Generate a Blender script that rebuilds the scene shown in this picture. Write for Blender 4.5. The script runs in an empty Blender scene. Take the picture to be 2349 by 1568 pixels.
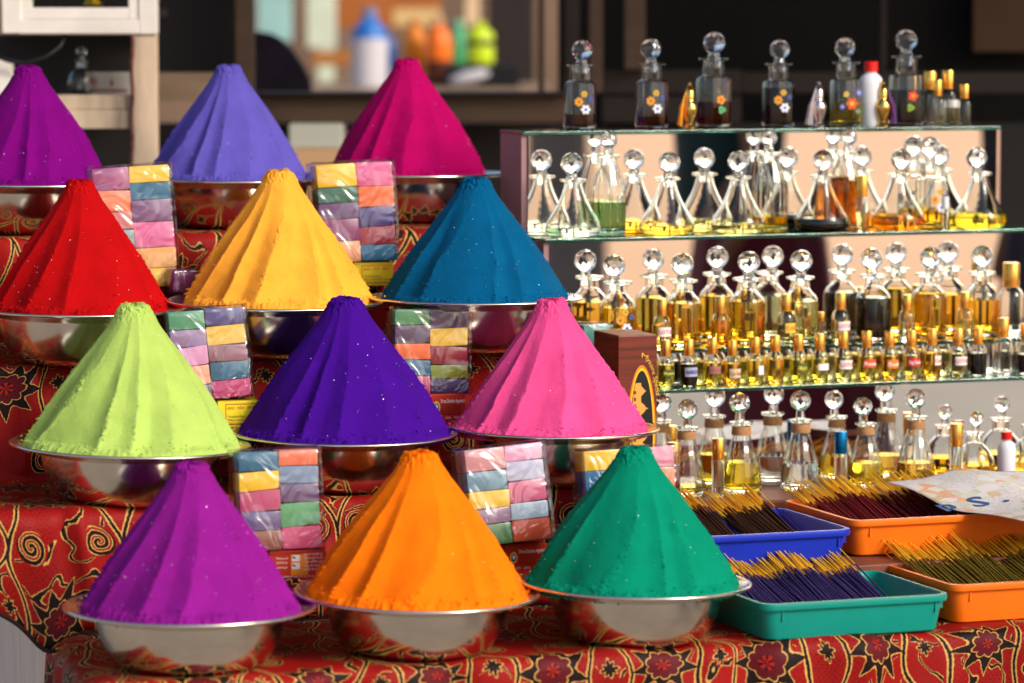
import bpy, bmesh, math, random
import numpy as np
from mathutils import Vector, Matrix
R = math.radians
rnd = random.Random(7)
SC = bpy.context.scene
COL = SC.collection

# ------------------------------------------------------------------ camera, world, sun, exposure
F = 8500.0                      # focal length in units of a 2349 px wide frame
ALPHA = math.atan(752 / F)      # camera looks this far below the horizon
ZC = 1.43
cd = bpy.data.cameras.new('camera'); cam = bpy.data.objects.new('camera', cd); COL.objects.link(cam)
cam.location = (0, 0, ZC); cam.rotation_euler = (R(90) - ALPHA, 0, 0)
cd.sensor_width = 36; cd.lens = 36 * F / 2349; cd.clip_start = 0.1; cd.clip_end = 600
cd.dof.use_dof = True; cd.dof.focus_distance = 5.30; cd.dof.aperture_fstop = 3.6
SC.camera = cam
SUN_EL, SUN_AZ = R(32), R(52)   # azimuth measured from behind the camera towards the right
sd = Vector((math.cos(SUN_EL) * math.sin(SUN_AZ), -math.cos(SUN_EL) * math.cos(SUN_AZ), math.sin(SUN_EL)))
W = bpy.data.worlds.new('World'); SC.world = W; W.use_nodes = True
wn = W.node_tree; bg = wn.nodes['Background']
sky = wn.nodes.new('ShaderNodeTexSky'); sky.sky_type = 'NISHITA'; sky.sun_disc = False
sky.sun_elevation = SUN_EL; sky.sun_rotation = math.atan2(sd.x, sd.y)
sky.dust_density = 3.0; sky.air_density = 1.0
wn.links.new(sky.outputs[0], bg.inputs[0]); bg.inputs[1].default_value = 0.15
sl = bpy.data.lights.new('sun', 'SUN'); sl.energy = 2.3; sl.angle = R(20); sl.color = (1, .95, .87)
sun = bpy.data.objects.new('sun', sl); COL.objects.link(sun)
sun.rotation_euler = sd.to_track_quat('Z', 'Y').to_euler(); sun.location = (3, -3, 6)
vs = SC.view_settings; vs.view_transform = 'Standard'; vs.look = 'None'; vs.gamma = 1; vs.exposure = 0.2
SC.cycles.use_denoising = True
SC.cycles.max_bounces = 20; SC.cycles.transmission_bounces = 18; SC.cycles.glossy_bounces = 8
SC.cycles.diffuse_bounces = 4; SC.cycles.transparent_max_bounces = 16
SC.cycles.sample_clamp_indirect = 6.0

# ------------------------------------------------------------------ places: photo pixel -> point on a real plane
def ray(px, py):
    X = (px - 1174.5) / F; Y = -(py - 784) / F
    return Vector((X, Y * math.sin(ALPHA) + math.cos(ALPHA), Y * math.cos(ALPHA) - math.sin(ALPHA)))
C0 = Vector((0, 0, ZC)); TH = R(20)            # the stall is turned 20 degrees to the view
U = Vector((math.cos(TH), math.sin(TH), 0)); V = Vector((-math.sin(TH), math.cos(TH), 0)); O = Vector((-.124, 4.85, 0))
def S(u, v, z): return O + U * u + V * v + Vector((0, 0, z))
def onz(px, py, z): r = ray(px, py); return C0 + r * ((z - ZC) / r.z)
def ond(px, py, d): r = ray(px, py); return C0 + r * (d / r.y)
def onv(px, py, v): r = ray(px, py); return C0 + r * (((O - C0).dot(V) + v) / r.dot(V))
def uof(p): return (p - O).dot(U)
def vof(p): return (p - O).dot(V)

# ------------------------------------------------------------------ materials
def lin(c):
    return tuple(((x / 255) / 12.92 if x / 255 <= .04045 else ((x / 255 + .055) / 1.055) ** 2.4) for x in c)
MATS = {}
def mat(name, rgb, rough=.6, metal=0., spec=.5, var=0., vscale=30., bump=0., bscale=200., coat=0., sheen=0., trans=0., ior=1.45, stretch=None):
    if name in MATS: return MATS[name]
    m = bpy.data.materials.new(name); m.use_nodes = True; nt = m.node_tree; b = nt.nodes['Principled BSDF']
    col = lin(rgb) + (1,)
    b.inputs['Base Color'].default_value = col; b.inputs['Roughness'].default_value = rough
    b.inputs['Metallic'].default_value = metal; b.inputs['Specular IOR Level'].default_value = spec
    b.inputs['Coat Weight'].default_value = coat; b.inputs['Sheen Weight'].default_value = sheen
    b.inputs['Transmission Weight'].default_value = trans; b.inputs['IOR'].default_value = ior
    if var or bump:
        tc = nt.nodes.new('ShaderNodeTexCoord'); src = tc.outputs['Object']
        if stretch:
            mp = nt.nodes.new('ShaderNodeMapping'); mp.inputs['Scale'].default_value = stretch
            nt.links.new(src, mp.inputs[0]); src = mp.outputs[0]
    if var:
        n = nt.nodes.new('ShaderNodeTexNoise'); n.inputs['Scale'].default_value = vscale; n.inputs['Detail'].default_value = 5
        nt.links.new(src, n.inputs['Vector'])
        mr = nt.nodes.new('ShaderNodeMapRange'); mr.inputs[1].default_value = .3; mr.inputs[2].default_value = .7
        mr.inputs[3].default_value = 1 - var; mr.inputs[4].default_value = 1 + var
        nt.links.new(n.outputs[0], mr.inputs[0])
        mx = nt.nodes.new('ShaderNodeVectorMath'); mx.operation = 'SCALE'; mx.inputs[0].default_value = col[:3]
        nt.links.new(mr.outputs[0], mx.inputs['Scale']); nt.links.new(mx.outputs[0], b.inputs['Base Color'])
    if bump:
        n = nt.nodes.new('ShaderNodeTexNoise'); n.inputs['Scale'].default_value = bscale; n.inputs['Detail'].default_value = 4
        nt.links.new(src, n.inputs['Vector'])
        bp = nt.nodes.new('ShaderNodeBump'); bp.inputs['Strength'].default_value = 1; bp.inputs['Distance'].default_value = bump
        nt.links.new(n.outputs[0], bp.inputs['Height']); nt.links.new(bp.outputs[0], b.inputs['Normal'])
    MATS[name] = m
    return m
def glassmat(name, rgb, ior=1.45, rough=0.):
    if name in MATS: return MATS[name]
    m = bpy.data.materials.new(name); m.use_nodes = True; nt = m.node_tree; nt.nodes.clear()
    o = nt.nodes.new('ShaderNodeOutputMaterial'); g = nt.nodes.new('ShaderNodeBsdfGlass')
    g.inputs['Color'].default_value = lin(rgb) + (1,); g.inputs['IOR'].default_value = ior; g.inputs['Roughness'].default_value = rough
    nt.links.new(g.outputs[0], o.inputs[0]); MATS[name] = m
    return m
def filmmat(name):
    m = bpy.data.materials.new(name); m.use_nodes = True; nt = m.node_tree; nt.nodes.clear(); MATS[name] = m
    o = nt.nodes.new('ShaderNodeOutputMaterial'); t = nt.nodes.new('ShaderNodeBsdfTransparent'); g = nt.nodes.new('ShaderNodeBsdfGlossy')
    g.inputs['Roughness'].default_value = .13; t.inputs['Color'].default_value = (.97, .97, .97, 1)
    fr = nt.nodes.new('ShaderNodeLayerWeight'); fr.inputs['Blend'].default_value = .35; mrf = nt.nodes.new('ShaderNodeMapRange'); mrf.inputs[3].default_value = .095; mrf.inputs[4].default_value = .85; pw = nt.nodes.new('ShaderNodeMath'); pw.operation = 'POWER'; pw.inputs[1].default_value = 2.0
    tc = nt.nodes.new('ShaderNodeTexCoord'); n = nt.nodes.new('ShaderNodeTexNoise'); n.inputs['Scale'].default_value = 15; n.inputs['Detail'].default_value = 2
    n.inputs['Distortion'].default_value = 1.6
    bp = nt.nodes.new('ShaderNodeBump'); bp.inputs['Distance'].default_value = .009; bp.inputs['Strength'].default_value = 1
    mx = nt.nodes.new('ShaderNodeMixShader')
    L = nt.links.new
    L(tc.outputs['Object'], n.inputs['Vector']); L(n.outputs[0], bp.inputs['Height']); L(bp.outputs[0], g.inputs['Normal']); L(bp.outputs[0], fr.inputs['Normal'])
    L(fr.outputs['Facing'], pw.inputs[0]); L(pw.outputs[0], mrf.inputs[0]); L(mrf.outputs[0], mx.inputs[0]); L(t.outputs[0], mx.inputs[1]); L(g.outputs[0], mx.inputs[2]); L(mx.outputs[0], o.inputs[0])
    return m

# a small expression builder for shader math
class Ex:
    nt = None
    def __init__(s, k): s.k = k
    @staticmethod
    def op(name, *a):
        n = Ex.nt.nodes.new('ShaderNodeMath'); n.operation = name
        for i, x in enumerate(a):
            x = x.k if isinstance(x, Ex) else x
            if isinstance(x, (int, float)): n.inputs[i].default_value = x
            else: Ex.nt.links.new(x, n.inputs[i])
        return Ex(n.outputs[0])
    def __add__(a, b): return Ex.op('ADD', a, b)
    def __radd__(a, b): return Ex.op('ADD', b, a)
    def __sub__(a, b): return Ex.op('SUBTRACT', a, b)
    def __rsub__(a, b): return Ex.op('SUBTRACT', b, a)
    def __mul__(a, b): return Ex.op('MULTIPLY', a, b)
    def __rmul__(a, b): return Ex.op('MULTIPLY', b, a)
    def __truediv__(a, b): return Ex.op('DIVIDE', a, b)
    def __lt__(a, b): return Ex.op('LESS_THAN', a, b)
    def __gt__(a, b): return Ex.op('GREATER_THAN', a, b)
def eabs(a): return Ex.op('ABSOLUTE', a)
def emax(a, b): return Ex.op('MAXIMUM', a, b)
def emin(a, b): return Ex.op('MINIMUM', a, b)
def esin(a): return Ex.op('SINE', a)
def hyp(a, b): return Ex.op('SQRT', a * a + b * b)
def cell(a, w): return Ex.op('FLOORED_MODULO', a, w) - w / 2
def brocade():
    m = bpy.data.materials.new('brocade'); m.use_nodes = True; nt = m.node_tree; b = nt.nodes['Principled BSDF']; Ex.nt = nt; L = nt.links.new
    uv = nt.nodes.new('ShaderNodeUVMap'); uv.uv_map = 'UVMap'
    nz = nt.nodes.new('ShaderNodeTexNoise'); nz.inputs['Scale'].default_value = 9; nz.inputs['Detail'].default_value = 1; L(uv.outputs[0], nz.inputs['Vector'])
    sub = nt.nodes.new('ShaderNodeVectorMath'); sub.operation = 'SUBTRACT'; sub.inputs[1].default_value = (.5, .5, .5); L(nz.outputs['Color'], sub.inputs[0])
    sc = nt.nodes.new('ShaderNodeVectorMath'); sc.operation = 'SCALE'; sc.inputs['Scale'].default_value = .045; L(sub.outputs[0], sc.inputs[0])
    # thread-scale raggedness of every outline
    n2 = nt.nodes.new('ShaderNodeTexNoise'); n2.inputs['Scale'].default_value = 260; n2.inputs['Detail'].default_value = 1; L(uv.outputs[0], n2.inputs['Vector'])
    s2 = nt.nodes.new('ShaderNodeVectorMath'); s2.operation = 'SUBTRACT'; s2.inputs[1].default_value = (.5, .5, .5); L(n2.outputs['Color'], s2.inputs[0])
    s3 = nt.nodes.new('ShaderNodeVectorMath'); s3.operation = 'SCALE'; s3.inputs['Scale'].default_value = .0028; L(s2.outputs[0], s3.inputs[0])
    ad = nt.nodes.new('ShaderNodeVectorMath'); ad.operation = 'ADD'; L(uv.outputs[0], ad.inputs[0]); L(sc.outputs[0], ad.inputs[1])
    a2 = nt.nodes.new('ShaderNodeVectorMath'); a2.operation = 'ADD'; L(ad.outputs[0], a2.inputs[0]); L(s3.outputs[0], a2.inputs[1])
    sx = nt.nodes.new('ShaderNodeSeparateXYZ'); L(a2.outputs[0], sx.inputs[0])
    u, s = Ex(sx.outputs[0]), Ex(sx.outputs[1])
    TW, THt = .156, .196
    G = .0012
    # lotus flowers, one per cell
    px, py = cell(u, TW), cell(s, THt)
    r = hyp(px, py); a = Ex.op('ARCTAN2', px, py)
    Rp = .048 * (.58 + .42 * (1 - eabs(esin(a * 4.5))))
    d1 = r - Rp
    Ri = .0185 + .0050 * eabs(esin(a * 4.5 + .8))
    d2 = r - Ri
    d3 = r - .0085
    # scrolls, mirrored pairs between the flowers
    qx, qy = cell(u + TW / 2, TW), cell(s + THt / 2, THt)
    ax = eabs(qx) - .032; ay = qy - .002
    rr = hyp(ax, ay); aa = Ex.op('ARCTAN2', ay, ax)
    fr = Ex.op('FLOORED_MODULO', rr / .0105 - aa / (2 * math.pi), 1.0)
    band = eabs(fr - .5)
    insp = rr < .0215
    # ogee vines
    vine = eabs(eabs(px) - (.062 + .016 * esin(s * (2 * math.pi / THt) + 1.2))) - .0034
    # rosettes
    ex, ey = cell(u + TW / 2, TW), cell(s, THt)
    dr = eabs(ex) + eabs(ey) - (.012 + .003 * esin(Ex.op('ARCTAN2', ex, ey) * 8.0))
    dl = eabs(qx) + .5 * eabs(qy + .040) - .0135
    dk = emin(emin(d1, vine), dr)
    tn = nt.nodes.new('ShaderNodeTexNoise'); tn.inputs['Scale'].default_value = 24; tn.inputs['Detail'].default_value = .6; L(a2.outputs[0], tn.inputs['Vector'])
    tb = eabs(Ex(tn.outputs[0]) - .5)
    spb = insp * (band < .24)
    pm_ = nt.nodes.new('ShaderNodeTexNoise'); pm_.inputs['Scale'].default_value = 7; pm_.inputs['Detail'].default_value = 0; L(uv.outputs[0], pm_.inputs['Vector'])
    away = (dk > .005) * (rr > .024) * (Ex(pm_.outputs[0]) > .50)
    black = emax(emax(dk < 0, spb), (tb < .020) * away)
    gold = emax(eabs(dk) < G, insp * (eabs(band - .30) < .065))
    gold = emax(gold, (eabs(d2) < G * .7) * (d1 < 0))
    gold = emax(gold, (eabs(tb - .026) < .0065) * away)
    maroon = (d2 < 0) * (d3 > 0)
    red2 = (d3 < 0) * (esin(a * 6.0) > -.2)
    # dark thread dots in a diamond lattice on the plain ground
    gx = cell((u + s) * 1.0, .0085); gy = cell((u - s) * 1.0, .0085)
    dots = (emin(eabs(gx), eabs(gy)) < .0007) * (esin(s * (2 * math.pi / .0035)) > 0) * (esin(u * (2 * math.pi / .27)) > -.1)
    fine = Ex(nt.nodes.new('ShaderNodeTexNoise').outputs[0]); fn = nt.nodes[-1]; fn.inputs['Scale'].default_value = 420; L(uv.outputs[0], fn.inputs['Vector'])
    def mixc(fac, c1, c2):
        n = nt.nodes.new('ShaderNodeMix'); n.data_type = 'RGBA'
        L(fac.k, n.inputs[0])
        for i, c in ((6, c1), (7, c2)):
            if isinstance(c, tuple): n.inputs[i].default_value = c + (1,)
            else: L(c, n.inputs[i])
        return n.outputs[2]
    red = mixc(fine, (.17, .003, .004), (.40, .010, .007))
    c = mixc(dots * .75, red, (.02, .004, .004))
    c = mixc(black, c, (.014, .005, .005))
    c = mixc(maroon * (d1 < 0), c, (.10, .006, .010))
    c = mixc(red2, c, (.35, .012, .008))
    c = mixc(gold, c, (.60, .34, .09))
    L(c, b.inputs['Base Color'])
    b.inputs['Roughness'].default_value = .55; b.inputs['Specular IOR Level'].default_value = .12
    bp = nt.nodes.new('ShaderNodeBump'); bp.inputs['Distance'].default_value = .0009; bp.inputs['Strength'].default_value = .8
    h = gold + fine * .6
    L(h.k, bp.inputs['Height']); L(bp.outputs[0], b.inputs['Normal'])
    return m

# ------------------------------------------------------------------ objects and meshes
def tag(o, label=None, cat=None, group=None, kind=None):
    if label: o['label'] = label
    if cat: o['category'] = cat
    if group: o['group'] = group
    if kind: o['kind'] = kind
    return o
def empty(name, label, cat, loc=(0, 0, 0), rz=0, group=None):
    o = bpy.data.objects.new(name, None); COL.objects.link(o); o.location = loc; o.rotation_euler = (0, 0, rz); o.empty_display_size = .02
    return tag(o, label, cat, group)
def mkmesh(name, vf, smooth=False, sharp=None, uvs=None):
    v, f = vf
    me = bpy.data.meshes.new(name); me.from_pydata([tuple(x) for x in v], [], [tuple(x) for x in f])
    if smooth: me.polygons.foreach_set('use_smooth', [True] * len(me.polygons))
    if smooth and sharp: me.set_sharp_from_angle(angle=R(sharp))
    if uvs is not None:
        l = me.uv_layers.new(name='UVMap'); idx = np.empty(len(me.loops), int); me.loops.foreach_get('vertex_index', idx)
        l.data.foreach_set('uv', np.asarray(uvs, float)[idx].ravel())
    me.update(); return me
def obj(name, data, m, parent=None, loc=(0, 0, 0), rot=(0, 0, 0), smooth=False, sharp=None):
    me = data if isinstance(data, bpy.types.Mesh) else mkmesh(name, data, smooth, sharp)
    if m is not None and not me.materials: me.materials.append(m)
    o = bpy.data.objects.new(name, me); COL.objects.link(o); o.location = loc; o.rotation_euler = rot; o.parent = parent
    return o
def join(*parts):
    v, f = [], []
    for pv, pf in parts:
        n = len(v); v += list(pv); f += [tuple(i + n for i in q) for q in pf]
    return v, f
def box(x0, y0, z0, x1, y1, z1, bev=0.):
    if bev <= 0:
        v = [(x, y, z) for z in (z0, z1) for y in (y0, y1) for x in (x0, x1)]
        return v, [(0, 2, 3, 1), (4, 5, 7, 6), (0, 1, 5, 4), (2, 6, 7, 3), (0, 4, 6, 2), (1, 3, 7, 5)]
    bm = bmesh.new(); bmesh.ops.create_cube(bm, size=1)
    for q in bm.verts: q.co = Vector(((x0 + x1) / 2 + q.co.x * (x1 - x0), (y0 + y1) / 2 + q.co.y * (y1 - y0), (z0 + z1) / 2 + q.co.z * (z1 - z0)))
    bmesh.ops.bevel(bm, geom=bm.edges[:], offset=bev, segments=2, affect='EDGES', profile=.6)
    bm.verts.index_update()
    out = [tuple(q.co) for q in bm.verts], [tuple(q.index for q in p.verts) for p in bm.faces]
    bm.free(); return out
def xf(vf, M): return [tuple(M @ Vector(p)) for p in vf[0]], vf[1]
def lathe(prof, n=32, squash=1., ph=0.):
    v, f, rings = [], [], []
    for r, z in prof:
        if r < 1e-6: rings.append([len(v)]); v.append((0, 0, z))
        else:
            rings.append(list(range(len(v), len(v) + n)))
            v += [(r * math.cos(ph + 2 * math.pi * i / n), squash * r * math.sin(ph + 2 * math.pi * i / n), z) for i in range(n)]
    for A, B in zip(rings, rings[1:]):
        if len(A) == 1 and len(B) == 1: continue
        for i in range(n):
            j = (i + 1) % n
            if len(A) == 1: f.append((A[0], B[j], B[i]))
            elif len(B) == 1: f.append((A[i], A[j], B[0]))
            else: f.append((A[i], A[j], B[j], B[i]))
    return v, f
def tube(pts, r, n=8, caps=True):
    v, f = [], []; pts = [Vector(p) for p in pts]
    rs = r if isinstance(r, (list, tuple)) else [r] * len(pts)
    for i, p in enumerate(pts):
        t = (pts[min(i + 1, len(pts) - 1)] - pts[max(i - 1, 0)]).normalized()
        a = t.orthogonal().normalized() if abs(t.z) > .9 else t.cross(Vector((0, 0, 1))).normalized(); b = t.cross(a)
        v += [tuple(p + (a * math.cos(2 * math.pi * k / n) + b * math.sin(2 * math.pi * k / n)) * rs[i]) for k in range(n)]
    for i in range(len(pts) - 1):
        for k in range(n): f.append((i * n + k, i * n + (k + 1) % n, (i + 1) * n + (k + 1) % n, (i + 1) * n + k))
    if caps: f += [tuple(range(n))[::-1], tuple(range((len(pts) - 1) * n, len(pts) * n))]
    return v, f
def icos(r, c=(0, 0, 0), sub=1, jit=0., rg=rnd):
    bm = bmesh.new(); bmesh.ops.create_icosphere(bm, subdivisions=sub, radius=r)
    v = [tuple(q.co * (1 + rg.uniform(-jit, jit)) + Vector(c)) for q in bm.verts]; bm.verts.index_update()
    f = [tuple(q.index for q in p.verts) for p in bm.faces]; bm.free(); return v, f
def fan(pts, z=0.):          # flat polygon in the xz plane, facing -y
    return [(x, z, y) for x, y in pts], [tuple(range(len(pts)))]
def text(parent, s, m, size, loc, rot=(R(90), 0, 0), align='LEFT', bold=0., width=None, name='lettering', arc=None):
    c = bpy.data.curves.new('t', 'FONT'); c.body = s; c.size = size; c.align_x = align; c.resolution_u = 2; c.offset = bold * size
    o = bpy.data.objects.new('t', c); COL.objects.link(o)
    me = bpy.data.meshes.new_from_object(o.evaluated_get(bpy.context.evaluated_depsgraph_get()))
    bpy.data.objects.remove(o); bpy.data.curves.remove(c)
    if width and len(me.vertices):
        xs = [q.co.x for q in me.vertices]; k = width / max(1e-6, max(xs) - min(xs))
        for q in me.vertices: q.co.x *= k
    if arc:
        for q in me.vertices:
            x, y = q.co.x, q.co.y; q.co.x, q.co.y = arc(x, y)
    me.name = name; me.materials.clear(); me.materials.append(m)
    p = bpy.data.objects.new(name, me); COL.objects.link(p); p.parent = parent; p.location = loc; p.rotation_euler = rot
    return p

# numpy value noise
def _h(ix, iy, iz, seed):
    n = (ix * 374761393 + iy * 668265263 + iz * 1274126177 + seed * 974634777).astype(np.int64)
    n = (n ^ (n >> 13)) * 1274126177; n = n & 0x7fffffff; n = (n ^ (n >> 16)) & 0xffff
    return n / 65535.0
def vnoise(x, y, z=0., seed=0):
    x, y, z = np.broadcast_arrays(np.asarray(x, float), np.asarray(y, float), np.asarray(z, float))
    ix, iy, iz = (np.floor(q).astype(np.int64) for q in (x, y, z)); fx, fy, fz = x - ix, y - iy, z - iz
    fx, fy, fz = (q * q * (3 - 2 * q) for q in (fx, fy, fz)); out = 0
    for a in (0, 1):
        for b in (0, 1):
            for c in (0, 1):
                out = out + _h(ix + a, iy + b, iz + c, seed) * (fx if a else 1 - fx) * (fy if b else 1 - fy) * (fz if c else 1 - fz)
    return out * 2 - 1
def fbm(x, y, z=0., o=4, seed=0):
    return sum(vnoise(np.asarray(x) * 2 ** i, np.asarray(y) * 2 ** i, np.asarray(z) * 2 ** i, seed + i) * .5 ** i for i in range(o))
def gridfaces(n, m, wrap=False):
    f = []
    for i in range(n - 1):
        for j in range(m if wrap else m - 1):
            k = (j + 1) % m; f.append((i * m + j, i * m + k, (i + 1) * m + k, (i + 1) * m + j))
    return f

# ================================================================== THE SETTING
ZR = [ZC - .755, ZC - .589, ZC - .422, ZC - .257]      # rim heights of the four rows of bowls
BH = .080                                              # bowl height
ZS = [z - BH for z in ZR]                              # the four step tops
VE = [-.142, .262, .594, .885]                         # front edges of the steps

gm = mat('street', (156, 143, 128), .9, var=.12, vscale=3, bump=.004, bscale=40)
g = obj('street', box(-150, -150, -.2, 150, 150, 0), gm); tag(g, kind='structure')
pm = mat('peach_pavement', (226, 164, 108), .85, var=.06, vscale=2)
# sunlit sandy forecourt on the far side of the street
Rv = Vector((.643, -.767, 0)); Mc = S(.9, .855, 0)
def street_poly(a, b, w, z0, z1):
    n = Vector((.767, .643, 0)); p = [Mc + Rv * a - n * w, Mc + Rv * b - n * w, Mc + Rv * b + n * w, Mc + Rv * a + n * w]
    v = [(q.x, q.y, z0) for q in p] + [(q.x, q.y, z1) for q in p]
    return v, [(3, 2, 1, 0), (4, 5, 6, 7), (0, 1, 5, 4), (1, 2, 6, 5), (2, 3, 7, 6), (3, 0, 4, 7)]
o = obj('forecourt', street_poly(9.5, 60, 60, .004, .13), pm); tag(o, kind='structure')

# houses across the street, seen only in the mirrors and the steel
hm = mat('peach_plaster', (232, 178, 132), .9, var=.08, vscale=1.5)
def house(a, b, off, w, h, m, label):
    n = Vector((.767, .643, 0)); c = Mc + Rv * a + n * off
    e = empty('house', label, 'house', (c.x, c.y, .13), math.atan2(n.y, n.x))
    obj('wall', box(-w / 2, -b, 0, w / 2, 0, h), m, e)
    obj('roof', box(-w / 2 - .2, -b - .2, h, w / 2 + .2, .3, h + .25), mat('roof_slab', (150, 120, 100), .9), e)
    for i in range(int(w // 2.4)):
        x = -w / 2 + 1.2 + i * 2.4
        for z in (1.0, 4.0):
            if z + 1.4 < h:
                wd = obj('window', box(x - .5, .001, z, x + .5, .06, z + 1.4), mat('window_frame', (120, 90, 70), .7), e)
                obj('pane', box(x - .42, .06, z + .08, x + .42, .065, z + 1.32), mat('window_dark', (30, 34, 38), .1), wd)
    return e
house(62, 8, -14, 16, 7, hm, 'peach plastered two storey house across the street')
house(64, 8, 10, 14, 5, mat('cream_plaster', (215, 205, 185), .9, var=.08, vscale=1.5), 'cream plastered house across the street')

# masonry plinth under the stall
plm = mat('plaster', (246, 216, 200), .85, var=.10, vscale=9, bump=.0015, bscale=60, stretch=(6, 6, .8))
pA, pB = onz(161, 1461, ZC - .86), onz(0, 1314, ZC - .86)
uL = uof(pA) ; dirv = (pB - pA); dirv.normalize()
def plin(t): q = pA + dirv * t; return q
zt = ZC - .86
fl, bl = plin(-.45), plin(1.6); fr, br = fl + U * 2.6, bl + U * 2.6
o = obj('plinth', ([(q.x, q.y, z) for z in (0, zt) for q in (fl, fr, br, bl)], [(3, 2, 1, 0), (4, 5, 6, 7), (0, 1, 5, 4), (1, 2, 6, 5), (2, 3, 7, 6), (3, 0, 4, 7)]), plm)
tag(o, 'mauve grey plastered masonry bench under the red cloth', 'bench')
cp = [q + Vector((-.008 * U.x, -.008 * U.y, 0)) for q in (fl, bl)]
o2 = obj('coping', ([(q.x, q.y, z) for z in (zt - .034, zt + .003) for q in (cp[0], cp[0] + U * .05, cp[1] + U * .05, cp[1])], [(3, 2, 1, 0), (4, 5, 6, 7), (0, 1, 5, 4), (1, 2, 6, 5), (2, 3, 7, 6), (3, 0, 4, 7)]), mat('coping_stone', (176, 138, 116), .8, var=.2, vscale=30, bump=.002, bscale=80), o)

# ------------------------------------------------------------------ red brocade cloths over the steps
BRO = brocade()
def round_profile(pts, r=.016, n=5):
    out = []
    for i, p in enumerate(pts):
        p = np.array(p, float)
        if i in (0, len(pts) - 1): out.append(p); continue
        a, b = np.array(pts[i - 1], float), np.array(pts[i + 1], float)
        da, db = (a - p) / np.linalg.norm(a - p), (b - p) / np.linalg.norm(b - p); k = min(r, .4 * np.linalg.norm(a - p), .4 * np.linalg.norm(b - p))
        for t in np.linspace(0, 1, n): out.append((1 - t) ** 2 * (p + da * k) + 2 * t * (1 - t) * p + t * t * (p + db * k))
    return np.array(out)
def resample(P, step):
    d = np.r_[0, np.cumsum(np.linalg.norm(np.diff(P, axis=0), axis=1))]; s = np.linspace(0, d[-1], int(d[-1] / step) + 1)
    return s, np.c_[np.interp(s, d, P[:, 0]), np.interp(s, d, P[:, 1])]
def cloth(name, prof, ul, ur, uvoff, hem=None, lhang=.0, rhang=.0, seed=0, wr=.004):
    s, P = resample(round_profile(prof), .010)
    ns = len(s); cols = []
    nu = int((max(ur) - min(ul)) / .010) if isinstance(ul, (tuple, list)) else 10
    T = np.linspace(0, 1, nu)
    lft = np.interp(s, [0, s[-1]], ul); rgt = np.interp(s, [0, s[-1]], ur)
    uu = lft[:, None] * (1 - T) + rgt[:, None] * T
    vv = np.repeat(P[:, :1], nu, 1); zz = np.repeat(P[:, 1:], nu, 1); ss = np.repeat(s[:, None], nu, 1)
    tv = np.gradient(P[:, 0]); tz = np.gradient(P[:, 1]); L = np.hypot(tv, tz); nv, nz = -tz / L * -1, tv / L * -1   # outward normal
    hang = np.clip(-tz / L * -1, 0, 1)[:, None] if False else np.abs(tz / L)[:, None]
    if hem is not None:
        k = np.clip((s[:, None] - hem[0]) / (s[-1] - hem[0]), 0, 1)
        zz = zz + k * hem[1](uu)
    w = fbm(uu * 9 + seed, ss * 7, 0, 3, seed) * wr * 1.4 + hang * (np.sin(uu * 47 + 2.2 * fbm(uu * 3, ss * 3, 0, 2, seed + 5)) * wr * .9 + fbm(uu * 22, ss * 5, 0, 2, seed + 9) * wr)
    w = w * (.35 + .65 * hang) + hang * (.016 * np.exp(-((uu + .385 + .03 * np.sin(ss * 6)) / .010) ** 2) + .008 * np.exp(-((uu + .56 + .05 * np.sin(ss * 5)) / .014) ** 2) + .007 * np.exp(-((uu - .12 - .04 * np.sin(ss * 7)) / .012) ** 2) + .006 * np.exp(-((uu - .93 - .05 * np.sin(ss * 9)) / .016) ** 2) - .006 * np.exp(-((uu - .70 + .04 * np.sin(ss * 8)) / .02) ** 2))
    vv = vv + nv[:, None] * w; zz = zz + nz[:, None] * w
    for side, hg in ((0, lhang), (1, rhang)):
        if hg <= 0: continue
        m = max(6, int(hg / .012)); ed = 0 if side == 0 else -1; sg = -1 if side == 0 else 1
        q = np.linspace(0, hg, m + 1)[1:]
        a = np.minimum(q / .03, math.pi / 2)
        du = .03 * np.sin(a); dz = np.where(q < .03 * math.pi / 2, .03 * (1 - np.cos(a)), .03 + q - .03 * math.pi / 2)
        un = uu[:, [ed]] + sg * du + sg * .008 * np.sin(ss[:, [ed]] * 60) * q / hg; zn = zz[:, [ed]] - dz; vn = vv[:, [ed]] + 0 * q; sn = ss[:, [ed]] + 0 * q; tn = uu[:, [ed]] + sg * q
        if side == 0: uu, vv, zz, ss = np.c_[un[:, ::-1], uu], np.c_[vn[:, ::-1], vv], np.c_[zn[:, ::-1], zz], np.c_[sn[:, ::-1], ss]; tex = np.c_[tn[:, ::-1], uu[:, m:]]
        else: tex = np.c_[uu if side and lhang <= 0 else tex, tn]; uu, vv, zz, ss = np.c_[uu, un], np.c_[vv, vn], np.c_[zz, zn], np.c_[ss, sn]
    if lhang <= 0 and rhang <= 0: tex = uu
    pts = np.array(O)[None, None] + uu[..., None] * np.array(U) + vv[..., None] * np.array(V); pts[..., 2] += zz
    uvs = np.stack([tex + uvoff[0], ss + uvoff[1]], -1)
    me = mkmesh(name, (pts.reshape(-1, 3), gridfaces(*uu.shape)), True, None, uvs.reshape(-1, 2))
    o = obj(name, me, BRO); md = o.modifiers.new('thick', 'SOLIDIFY'); md.thickness = .0012; md.offset = -1
    return o, (uu, vv, zz, pts)
prof_up = [(1.45, ZS[3]), (VE[3], ZS[3]), (VE[3] - .004, ZS[2]), (VE[2], ZS[2]), (VE[2] - .004, ZS[1]), (VE[1], ZS[1]), (VE[1] - .012, ZS[0] + .006)]
tot = 1.45 - VE[3] + ZS[3] - ZS[2] + VE[3] - VE[2] + ZS[2] - ZS[1] + VE[2] - VE[1]
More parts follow.
